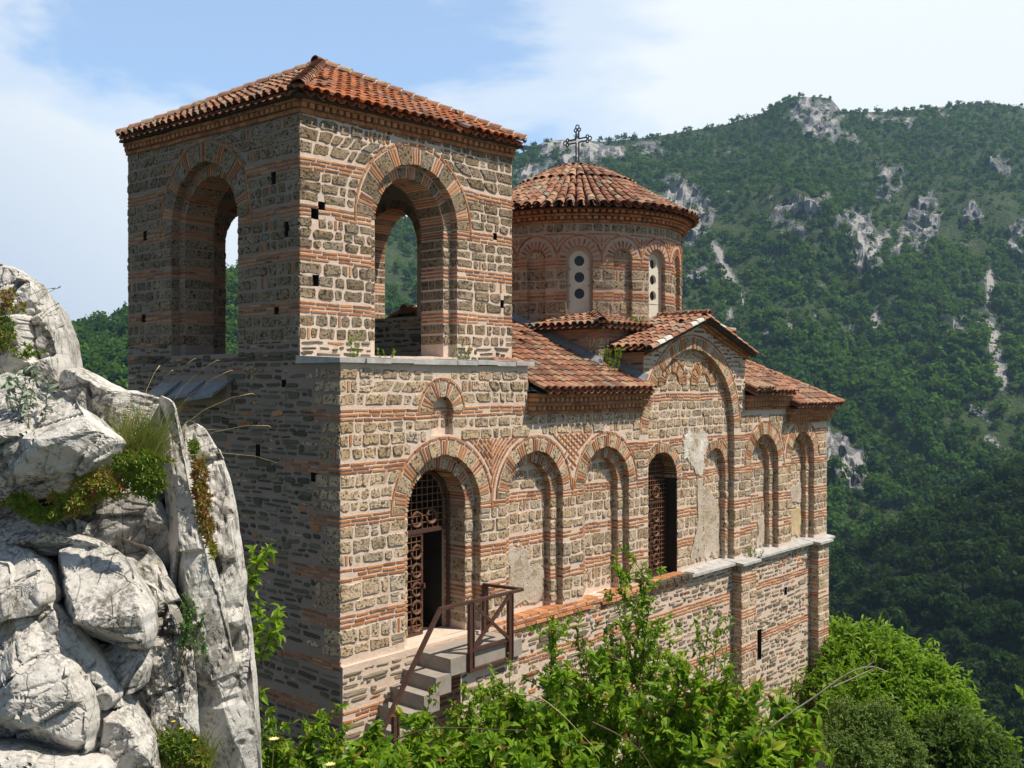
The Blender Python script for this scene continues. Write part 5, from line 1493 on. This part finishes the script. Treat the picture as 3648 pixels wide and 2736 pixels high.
def shrub(name, label, cat, base, tips, nleaf, L, mat, group=None, stem=.012, spread=.35, twigs=5, stemmat=BARK, up=.5, reach=99):
    """stems rising from a common base to given tips, side twigs, folded leaves along them"""
    base = Vector(base); root = empty(name, base, label, cat, group)
    ms, ml = MB(stemmat), MB(mat); segs = []
    for tip in tips:
        tip = Vector(tip); pts = []; b0 = base+Vector((U(-.1, .1), U(-.1, .1), -.2)); L_ = (tip-b0).length; bow = rv(.12)*L_
        for k in range(7):
            f = k/6; pts.append(b0.lerp(tip, f)+bow*math.sin(math.pi*f)*.7+rv(.012*L_)*(f > 0)*(f < 1))
        ms.tube(pts, [stem*(1-.75*k/6) for k in range(7)], stemmat, 5)
        for k in range(2, 6): segs.append((pts[k], pts[k+1], 1.0))
        for k in range(twigs):
            f = U(.3, .98); i = min(5, int(f*6)); p = pts[i].lerp(pts[i+1], f*6-i); d = (tip-b0).normalized()*.5+rv(1.0)+Vector((0, 0, .3)); d.normalize()
            l = spread*L_*U(.2, .5)*(1.2-f*.7); q = [p, p+d*l*.5+rv(.05)*l, p+d*l+Vector((0, 0, U(-.15, .1)))*l]
            ms.tube(q, [stem*.35, stem*.25, stem*.12], stemmat, 4); segs.append((q[0], q[1], .8)); segs.append((q[1], q[2], 1.3))
    zt = max(Vector(t).z for t in tips); zc = zt-reach
    segs = [q for q in segs if max(q[0].z, q[1].z) > zc] or segs
    wts = [s[2]*(s[1]-s[0]).length for s in segs]
    for _ in range(nleaf):
        a, b, _w = random.choices(segs, wts)[0]; f = R(); p = a.lerp(b, f); d0 = (b-a).normalized()
        d = (d0*U(.1, .9)+rv(1.0)+Vector((0, 0, -.12))).normalized(); n = (Vector((0, 0, up))+rv(.6)).normalized()
        l = L*U(.6, 1.15); leaf(ml, p, d, n, l, l*U(.42, .6), mat, min(1, max(0, random.gauss(.48, .22))) if R() < .93 else U(.9, 1), U(.1, .4))
    ms.build('stems', root); ml.build('leaves', root); return root
def gz(x, y): return float(ground_z(np.array(x), np.array(y)))
def bush(px, top, y, half, n, L, label, mat=LEAF, name='leafy_shrub', cat='shrub', group='fresh green shrubs along the bottom of the picture', nst=11, low=.3, **kw):
    c = W3(px, top, y); vis = c.z+.40*y; g = gz(c.x, y); b = Vector((c.x, y, max(g, c.z-vis-1.2))); tips = []
    for k in range(nst): pass
    for k in range(nst):
        f = U(-1, 1) if k else 0; hh = (c.z-b.z)*(1-low*abs(f)-(U(0, .22) if k else 0))
        tips.append((c.x+f*half/F_*y*1.05+U(-.05, .05), y+U(-.5, .5)*half/F_*y*1.2, b.z+hh if False else c.z-vis*(low*1.6*abs(f)**1.5+(U(0, .45) if k else 0))))
    return shrub(name, label, cat, b, tips, n, L, mat, group, reach=vis+.15, spread=.5, twigs=11, **kw)
G = 'fresh green shrubs along the bottom of the picture'
L_ = [(600, 1560, 8.2, 55, 520, .075, 'low green shrub pressed against the foot of the pale rock'),
      (690, 1548, 9.0, 60, 620, .08, 'small green shrub before the shaded corner of the rubble wall'),
      (790, 1590, 8.0, 70, 620, .085, 'leafy shrub hiding the lowest concrete steps'),
      (900, 1560, 7.4, 80, 760, .085, 'broad green shrub right of the lowest stair step'),
      (925, 1492, 10.2, 48, 420, .075, 'upright green shrub touching the middle steps of the staircase'),
      (1010, 1475, 9.4, 75, 760, .08, 'dense green shrub under the stair landing'),
      (1090, 1405, 10.4, 70, 700, .08, 'green shrub growing up the wall below the railing'),
      (1190, 1345, 11.2, 85, 1000, .078, 'tall green shrub to the right of the railing'),
      (1250, 1350, 11.0, 60, 560, .075, 'slender young shrub beside the dark stemmed sapling'),
      (1170, 1450, 7.0, 105, 1100, .085, 'wide green shrub at the bottom middle, nearest the landing wall'),
      (1310, 1400, 7.6, 110, 1250, .085, 'thick green shrub at the bottom just right of the middle'),
      (1430, 1330, 11.2, 95, 1200, .078, 'tall bushy shrub before the lower wall under the barred window'),
      (1535, 1305, 12.0, 62, 680, .075, 'airy green shrub reaching the left pilaster of the lower wall'),
      (1480, 1410, 7.2, 110, 1150, .085, 'glossy green shrub with pale upturned leaves at the bottom'),
      (1600, 1500, 7.8, 80, 820, .085, 'green shrub covering the foot of the left pilaster'),
      (1695, 1500, 6.6, 75, 430, .095, 'open shrub with large pointed leaves before the right pilaster'),
      (1620, 1600, 5.6, 110, 560, .10, 'low front shrub with the largest leaves at the bottom right of the wall'),
      (1040, 1610, 5.8, 110, 700, .085, 'low front shrub at the bottom edge below the landing'),
      (760, 1632, 6.2, 130, 800, .08, 'low front shrub at the bottom edge below the wall corner')]
for (px, top, y, half, n, l, lab) in L_: bush(px, top, y, half, int(n*3.0), l*1.03, lab)
# sapling that rises in front of the barred window
c = W3(1375, 1218, 10.8); b = (W3(1365, 1600, 10.8))
tips = [W3(1388, 1222, 10.8), W3(1336, 1238, 10.9), W3(1405, 1300, 10.6), W3(1310, 1340, 11), W3(1360, 1340, 10.6), W3(1430, 1400, 10.7), W3(1290, 1420, 10.9)]
shrub('young_tree', 'young tree with thin dark stem rising highest, just before the barred window', 'young tree', b, tips, 2000, .085, LEAF, G, stem=.014, reach=2.0, twigs=14, spread=.75)
# sprigs beside the rock edge
for (x0, y0, tp, lab) in ((520, 1230, [(548, 1188), (583, 1180), (536, 1228)], 'upper leafy sprig poking out past the rock edge'), (528, 1400, [(560, 1290), (610, 1302), (600, 1326), (545, 1345)], 'lower larger leafy sprig poking out past the rock edge'), (545, 1600, [(566, 1490), (580, 1525)], 'small leafy sprig at the foot of the rock edge')):
    shrub('leafy_sprig', lab, 'sprig', W3(x0, y0, 5.9), [W3(a, q, 5.9+U(-.1, .1)) for a, q in tp], 26*len(tp), .075, LEAF2, 'leafy sprigs beside the rock edge', stem=.005, twigs=2, spread=.25)

# --- trees and bushes at the right of the church
def crown_tree(name, label, cat, lobes, y, nleaf, L, mat, base_py, trunk_r=.12, group=None):
    """crown of leaf sprays over several lobes given as (px, py, radius px, dy)"""
    bx, bz = W3(lobes[0][0], base_py, y).x, W3(lobes[0][0], base_py, y).z; root = empty(name, (bx, y, bz), label, cat, group)
    rs = np.random.RandomState(len(label)); V = []; A = sum(l[2]**2 for l in lobes); ml = MB(mat); mt = MB(BARK)
    top = W3(lobes[0][0], lobes[0][1], y)
    mt.tube([(bx, y, bz-1), (bx+.1, y, bz*.4+top.z*.6), tuple(top)], [trunk_r, trunk_r*.7, trunk_r*.2], BARK, 7)
    for (px, py, r, dy) in lobes:
        c = W3(px, py, y+dy); rr = r/F_*y
        mt.tube([(bx, y, bz*.5+top.z*.5), tuple((Vector((bx, y, bz*.4+top.z*.6))+c)/2), tuple(c+Vector((0, 0, rr*.3)))], [trunk_r*.4, trunk_r*.25, .015], BARK, 5)
        for _ in range(int(nleaf*r*r/A/5)):
            d = Vector(rs.normal(size=3)).normalized()
            if d.z < -.4: d.z = -d.z
            if d.y > .5: d.y = -d.y
            q = rs.rand()**.3*(1+.2*mnoise.noise(d*2.2+c)); p = c+d*rr*q; t0 = min(1, max(0, random.gauss(.5, .2)))
            ax = (d+rv(.6)+Vector((0, 0, -.1))).normalized()
            for kk in range(5):                                   # a spray of five leaves
                leaf(ml, p+ax*(kk*L*.45), (ax*.7+rv(.8)).normalized(), (d+Vector((0, 0, .6))+rv(.5)).normalized(), L*U(.7, 1.2), L*.42, mat, min(1, max(0, t0+U(-.12, .12))))
    mt.build('trunk', root); ml.build('crown', root); return root
crown_tree('broadleaf_tree', 'bright lime green tree with rounded crown beyond the right corner of the church', 'tree',
    [(1880, 1500, 110, 0), (1820, 1440, 75, .5), (1900, 1432, 62, 0), (1960, 1480, 75, 0), (2010, 1540, 80, -.5), (1800, 1400, 45, 1), (2060, 1590, 62, -.5), (1830, 1540, 90, -1), (1950, 1580, 100, -1)], 26, 16000, .20, LEAF2, 2000, .2)
crown_tree('olive_bush', 'dark olive small leaved bush at the foot of the right church corner', 'bush', [(1830, 1560, 42, 0), (1880, 1580, 45, 0), (1930, 1620, 45, 0), (1800, 1620, 40, -.5), (1860, 1650, 60, -.5), (1905, 1545, 28, 0), (1960, 1650, 40, 0)], 19, 8000, .085, LEAF3, 1900, .08)
crown_tree('broadleaf_tree', 'deep green feathery tree low in the bottom right, right of the olive bush', 'tree', [(2060, 1640, 85, 0), (2000, 1660, 60, 0), (2120, 1640, 50, 0), (2140, 1700, 60, 0)], 23, 9000, .16, m_leaf('mid_leaf', [(0, (.025, .06, .010)), (.5, (.06, .12, .016)), (1, (.11, .18, .025))]), 2000, .15)
shrub('leafy_sprig', 'bright leaf spray reaching in from the right edge of the picture', 'sprig', W3(2300, 1520, 8), [W3(2185, 1478, 8), W3(2230, 1460, 8)], 40, .10, LEAF2, None, stem=.006, twigs=2)
shrub('leafy_sprig', 'fern like green branch low at the right edge of the picture', 'sprig', W3(2300, 1640, 12), [W3(2160, 1570, 12), W3(2180, 1600, 12), W3(2230, 1560, 12)], 190, .09, LEAF2, None, stem=.008, twigs=4)

# --- dry stems
def stem_thing(name, label, cat, pts, r, mat, y=6.0, group=None, heads=None):
    P = [W3(px, py, y+(dy if len(q) else 0)) for (px, py, *q) in pts for dy in [q[0] if q else 0]]
    root = empty(name, P[0], label, cat, group); m = MB(mat)
    fine = []
    for i in range(len(P)-1):
        a, b, c, d = P[max(0, i-1)], P[i], P[i+1], P[min(len(P)-1, i+2)]
        for k in range(5):
            f = k/5; fine.append((b*2+(c-a)*f+(a*2-b*5+c*4-d)*f*f+(b*3-a-c*3+d)*f**3)*.5)
    fine.append(P[-1]); n = len(fine)
    m.tube(fine, [r*(1-.6*k/n) for k in range(n)], mat, 5); m.build('stem', root); return root
s_ = stem_thing('dry_stem', 'pale dry arching stem leaning out over the bright tree by the right corner', 'dry stem', [(1560, 1650), (1680, 1560), (1760, 1505), (1830, 1456), (1880, 1440), (1918, 1452)], .008, TWIG, 6.4)
m = MB(TWIG); m.tube([W3(1872, 1441, 6.4), W3(1886, 1430, 6.4), W3(1888, 1418, 6.4)], .005, TWIG, 4); m.tube([W3(1800, 1484, 6.4), W3(1850, 1462, 6.4), W3(1888, 1444, 6.4), W3(1893, 1436, 6.4)], .005, TWIG, 4); m.build('side_twig', s_)
stem_thing('dry_stem', 'thin straw coloured stem curving down across the bottom middle shrubs', 'dry stem', [(1120, 1500), (1165, 1507), (1210, 1540), (1250, 1580), (1300, 1632)], .004, STRAW, 5.5)
stem_thing('dry_stem', 'thin brown bramble stem running level across the shrubs below the steps', 'dry stem', [(850, 1600), (910, 1578), (980, 1572), (1050, 1575), (1140, 1578)], .005, BARK, 5.6)
stem_thing('dry_stem', 'purplish brown bramble stem curving to the bottom edge left of the pilaster', 'dry stem', [(1280, 1560), (1340, 1590), (1390, 1630), (1420, 1690)], .005, BARK, 5.0)

# --- grass tuft, seed heads and small plants on the rock
def blades(name, label, cat, base, n, reach, mat, h0, h1, w=.004, dirx=(.0, 1.0), group=None, part='blades', yy=.1, spread=.05):
    base = Vector(base); root = empty(name, base, label, cat, group); m = MB(mat)
    for _ in range(n):
        p = base+Vector((U(-spread, spread)*2, U(-yy, yy), U(-spread, spread)*.6)); h = U(h0, h1); dx = U(*dirx)*reach; dy = U(-.5, .3)*reach
        t = R(); pr = None; k0 = len(m.v)
        for k in range(5):
            f = k/4; q = p+Vector((dx*f**1.7, dy*f**1.7, h*(f-.28*f*f*(1 if abs(dx) > h*.5 else .4)))); ww = w*(1-f*.9)
            m.v += [tuple(q+Vector((-ww, 0, 0))), tuple(q+Vector((ww, ww*.5, 0)))]
        for k in range(4): m.face((k0+2*k, k0+2*k+1, k0+2*k+3, k0+2*k+2), mat, t)
    m.build(part, root); return root
gt = blades('grass_tuft', 'long haired green and straw grass tuft growing between the rock slabs', 'grass', W3(298, 1000, 4.72), 620, .22, GRASS, .10, .34, .0022, (-.55, 1.0), yy=.05, spread=.045)
m = MB(STRAW)
HD = [(300, 960, 420, 775, 1), (300, 960, 345, 790, 1), (310, 960, 372, 800, 1), (320, 960, 470, 778, 1), (320, 970, 500, 800, 1), (330, 980, 545, 850, 1), (340, 1000, 580, 920, 1), (340, 1000, 480, 930, 0), (300, 960, 250, 850, 0), (300, 960, 275, 830, 0), (335, 1000, 600, 1000, 0)]
for (x0, y0, x1, y1, hd) in HD:
    a, b = W3(x0, y0, 4.75), W3(x1, y1, 4.75+U(-.1, .3)); mid = a.lerp(b, .55)+Vector((-.02, 0, .05)); pts = [a, a.lerp(mid, .5)+Vector((0, 0, .012)), mid, mid.lerp(b, .6)+Vector((0, 0, .014)), b]
    m.tube(pts, [.0013, .0012, .001, .0008, .0006], STRAW, 4)
    if hd: d = (b-pts[3]); m.tube([b-d*.7, b-d*.2, b, b+d*.12+Vector((0, 0, -.008))], [.0008, .003, .0026, .0008], STRAW, 5)
m.build('seed_stalks', gt)
m = MB(STEM)
gp = empty('grass_stalks', W3(60, 720, 5.0), 'few thin seeded grass stalks leaning off the upper rock', 'grass')
for (x0, y0, x1, y1) in ((70, 660, 132, 618), (60, 640, 120, 622), (80, 690, 128, 654), (80, 700, 128, 664), (60, 745, 140, 702), (70, 720, 100, 712)):
    a, b = W3(x0, y0, 4.9), W3(x1, y1, 4.95); pts = [a, a.lerp(b, .5)+Vector((0, 0, .012)), b]; m.tube(pts, [.0015, .0012, .001], STEM, 4); m.tube([b-(b-a)*.14, b-(b-a)*.05, b], [.0012, .0038, .001], STEM, 5)
m.build('stalks', gp)
def cushion(name, label, cat, spots, y, n, L, mat, group=None, part='rosettes'):
    """mat of tiny rosettes over spots (px, py, rx, ry)"""
    root = empty(name, W3(spots[0][0], spots[0][1], y), label, cat, group); m = MB(mat); A = sum(s[2]*s[3] for s in spots)
    for (px, py, rx, ry, *q) in spots:
        for _ in range(int(.45*n*rx*ry/A)):
            a = U(0, 6.28); r = math.sqrt(R()); p = W3(px+math.cos(a)*r*rx*U(.7, 1.35), py+math.sin(a)*r*ry*U(.7, 1.35), y-U(0, .05)*(1-r*r)-.03)
            t0 = min(1, max(0, random.gauss(q[0] if q else .35, .18)))
            for k in range(6):
                b = k*1.05+R(); d = Vector((math.cos(b), -.5, math.sin(b)*.9+.35)); leaf(m, p, d, Vector((0, -1, .5)), 1.25*L*U(.7, 1.2), L*.4, mat, t0, 0)
    m.build(part, root); return root
cushion('sedum_mat', 'green and orange stonecrop mat below the grass tuft', 'plant', [(320, 1030, 40, 45, .25), (300, 1000, 60, 20, .3), (225, 1050, 60, 28, .65), (160, 1085, 45, 25, .6), (95, 1110, 45, 18, .3), (45, 1085, 30, 18, .3)], 4.5, 1500, .022, SEDUM)
cushion('sedum_mat', 'rusty brown stonecrop strip in the cleft of the right rock slab', 'plant', [(420, 965, 10, 24, .3), (432, 1030, 14, 50, .85), (440, 1090, 16, 40, .9), (448, 1140, 14, 30, .85), (462, 1190, 9, 20, .6)], 4.93, 520, .022, SEDUM)
cushion('sedum_mat', 'orange and green stonecrop patch on the upper left boulder', 'plant', [(15, 640, 20, 18, .8), (30, 665, 26, 14, .75), (10, 720, 25, 40, .35), (60, 760, 30, 14, .3)], 4.93, 300, .02, SEDUM)
shrub('sage_plant', 'silver grey leaved plant on the ledge of the upper left rocks', 'plant', W3(60, 840, 4.55), [W3(x, y, 4.5) for x, y in ((5, 795), (30, 800), (55, 795), (85, 790), (75, 810), (110, 815), (20, 815))], 120, .05, SAGE, None, .003, .3, 2, STEM)
shrub('rock_herb', 'small dense green herb rooted in the face of the tall rock slab', 'plant', W3(408, 1350, 4.78), [W3(x, y, 4.72) for x, y in ((400, 1285), (415, 1290), (425, 1310), (440, 1325), (432, 1345), (410, 1300), (398, 1310))], 420, .026, m_leaf('herb_leaf', [(0, (.05, .12, .03)), (1, (.12, .22, .06))], .25), None, .003, .4, 6, STEM)
blades('grass_tuft', 'short green grass at the bottom of the rock with yellow flowers', 'grass', W3(385, 1655, 4.6), 420, .08, GRASS, .05, .2, .003, (-1, 1), yy=.06, spread=.08)
cushion('sedum_mat', 'bright green herb clump at the bottom edge of the rock', 'plant', [(385, 1620, 45, 40, .15), (430, 1640, 25, 25, .5)], 4.6, 380, .025, SEDUM)
def flower(px, py, y, label, mat, stem_len=.0, r=.012, tilt=0):
    root = empty('wild_flower', W3(px, py, y), label, 'flower', 'small yellow flowers on the rocks and shrubs'); c = W3(px, py, y); m = MB(mat)
    for k in range(9):
        a = 2*math.pi*k/9; d = Vector((math.cos(a), math.sin(a)*.9, .35)); leaf(m, c, d, Vector((0, 0, 1)), r, r*.5, mat, .5, 0)
    m.build('petals', root)
    if stem_len: s = MB(STEM); s.tube([c, c+Vector((-.01, 0, -stem_len*.5)), c+Vector((-.015, 0, -stem_len))], [.003, .003, .004], STEM, 5); s.build('stem', root)
for (px, py, lab) in ((338, 1217, 'tiny yellow flower on the dark grey rock face'), (95, 1157, 'tiny yellow flower at the left edge of the stonecrop mat'), (630, 1882, 'x')):
    if py < 1700: flower(px, py, 4.45, lab, YEL)
for (px, py, lab) in ((392, 1575, 'yellow flower highest above the grass at the bottom of the rock'), (420, 1600, 'yellow flower right of the grass at the bottom of the rock'), (375, 1560, 'yellow flower left in the grass at the bottom of the rock')): flower(px, py, 4.4, lab, YEL, .06, .012)
flower(592, 1600, 5.6, 'cream flower on a tall pale stem beside the rock foot', CREAM, .3, .035); flower(714, 1660-5, 5.6, 'cream flower at the bottom edge below the wall corner', CREAM, .25, .035)
# --- plants on the building
def ledge_plant(name, label, pos, h, n, L, mat, nst=6, sp=.5):
    pos = Vector(pos); shrub(name, label, 'plant', pos, [pos+Vector((U(-sp, sp)*h, U(-sp, sp)*h, h*U(.6, 1))) for _ in range(nst)], n, L, mat, 'weeds growing on the church masonry', .004, .35, 3, STEM)
ledge_plant('wall_weed', 'upright green weed on the lead ledge left of the tower opening', CH(.72, .5, .41), .42, 130, .05, LEAF2, 4, .25)
ledge_plant('wall_weed', 'low green weed on the lead ledge just left of the tower opening', CH(1.35, .55, .41), .18, 110, .045, LEAF2, 6, .9)
ledge_plant('wall_weed', 'bushy dark green weed on the lead ledge at the right foot of the tower opening', CH(3.15, .62, .42), .3, 420, .03, LEAF3, 10, .7)
ledge_plant('wall_weed', 'yellow green tuft on the string course by the left pilaster', CH(12.35, -.12, -4.1), .26, 420, .04, m_leaf('pale_leaf', [(0, (.2, .24, .08)), (1, (.36, .36, .14))]), 10, 1.0)
ledge_plant('wall_weed', 'green weed in the roof corner between drum base and gable roof', CH(7.3, .35, .35), .45, 330, .05, LEAF2, 8, .6)
ledge_plant('wall_weed', 'grassy weed on the roof tiles at the foot of the right drum window', CH(8.6, .75, 1.28), .2, 260, .05, LEAF3, 10, 1.2)
# ================================================================== LIGHT, SKY, AIR, CAMERA
cam = bpy.data.cameras.new('camera'); cam.sensor_width = 36; cam.lens = 2150/2212*36; cam.clip_end = 30000; cam.clip_start = .05
co = bpy.data.objects.new('camera', cam); COL.objects.link(co); co.rotation_euler = (rad(90), 0, 0); SC.camera = co
sd = Vector((.966, -.256, 0)).normalized()
el = rad(59); az = math.atan2(sd.x, sd.y)
sun = bpy.data.lights.new('sun', 'SUN'); sun.energy = 5.0; sun.angle = rad(.5); sun.color = (1, .92, .79)
so_ = bpy.data.objects.new('sun', sun); COL.objects.link(so_); so_.location = (20, -10, 40)
dv = Vector((sd.x*math.cos(el), sd.y*math.cos(el), math.sin(el)))
so_.rotation_euler = dv.to_track_quat('Z', 'Y').to_euler()
wd_ = bpy.data.worlds.new('World'); SC.world = wd_; wd_.use_nodes = True
k = NT(wd_, True); k.t = wd_.node_tree; k.t.nodes.clear()
sky = k.n('ShaderNodeTexSky', sky_type='NISHITA'); sky.sun_disc = False; sky.sun_elevation = el; sky.sun_rotation = az; sky.air_density = 1.0; sky.dust_density = .5; sky.ozone_density = 2.0
gen = k.n('ShaderNodeTexCoord').outputs['Generated']
n1_ = k.noise(k.scale(gen, (1.0, 1.0, 2.6)), 2.4, 6, .55, dist=.35); n2_ = k.noise(k.scale(gen, (1, 1, 3.5)), 6, 5, .6)
sep = k.n('ShaderNodeSeparateXYZ', {0: gen}).outputs
# thin cirrus veil: clear patch high on the left of the valley, veil everywhere else on this side
dx = k.math('MULTIPLY', k.math('SUBTRACT', sep[0], -.21), 2.6); dz = k.math('MULTIPLY', k.math('SUBTRACT', sep[2], k.math('MULTIPLY_ADD', sep[0], -.25, .30)), 6.0)
d2 = k.math('ADD', k.math('MULTIPLY', dx, dx), k.math('MULTIPLY', dz, dz))
veil = k.math('ADD', k.math('MULTIPLY', k.math('SUBTRACT', d2, .40), .9), k.math('MULTIPLY', k.math('SUBTRACT', n1_, .5), 2.6))
veil = k.math('ADD', veil, k.math('MULTIPLY', k.math('SUBTRACT', n2_, .5), .5))
mask_ = k.ramp(veil, [(0.0, .30), (.3, .70), (.7, .97)], 'EASE')
front = k.ramp(sep[1], [(.25, .08), (.6, 1.)])
mask_ = k.math('MULTIPLY', mask_, front)
lowl = k.ramp(k.math('MULTIPLY_ADD', sep[0], -1.4, k.math('MULTIPLY', sep[2], -2.0)), [(.0, 0.), (.6, 1.)])
cl = k.mix(lowl, (.82, .86, .88), (.46, .54, .68))
skyc = k.n('ShaderNodeVectorMath', {0: sky.outputs[0], 1: (.082, .135, .170)}, operation='MULTIPLY').outputs[0]
skyb = k.n('ShaderNodeVectorMath', {0: sky.outputs[0], 1: (.06, .059, .058)}, operation='MULTIPLY').outputs[0]
colr = k.mix(mask_, k.mix(front, skyb, skyc), cl)
bg = k.n('ShaderNodeBackground', {0: colr, 1: 1.0}); k.t.links.new(bg.outputs[0], k.n('ShaderNodeOutputWorld').inputs[0])
# air between here and the mountain
hz = MB(); hm = NT('air'); pv = hm.n('ShaderNodeVolumePrincipled', {'Color': (.42, .68, .95, 1), 'Density': HAZE, 'Anisotropy': .2})
hm.t.links.new(pv.outputs[0], hm.n('ShaderNodeOutputMaterial').inputs[1])
hz.box((0, 450, 84.5), (1500, 0, 0), (0, 1000, 0), (0, 0, 245.5), hm.mat)
if HAZE > 0: tag(hz.build('haze'), kind='stuff')
SC.view_settings.view_transform = 'Standard'; SC.view_settings.look = 'None'; SC.view_settings.exposure = .3; SC.view_settings.gamma = 1
SC.render.engine = 'CYCLES'; SC.cycles.use_denoising = True; SC.cycles.denoiser = 'OPENIMAGEDENOISE'
SC.cycles.max_bounces = 6; SC.cycles.transparent_max_bounces = 8; SC.cycles.volume_bounces = 0
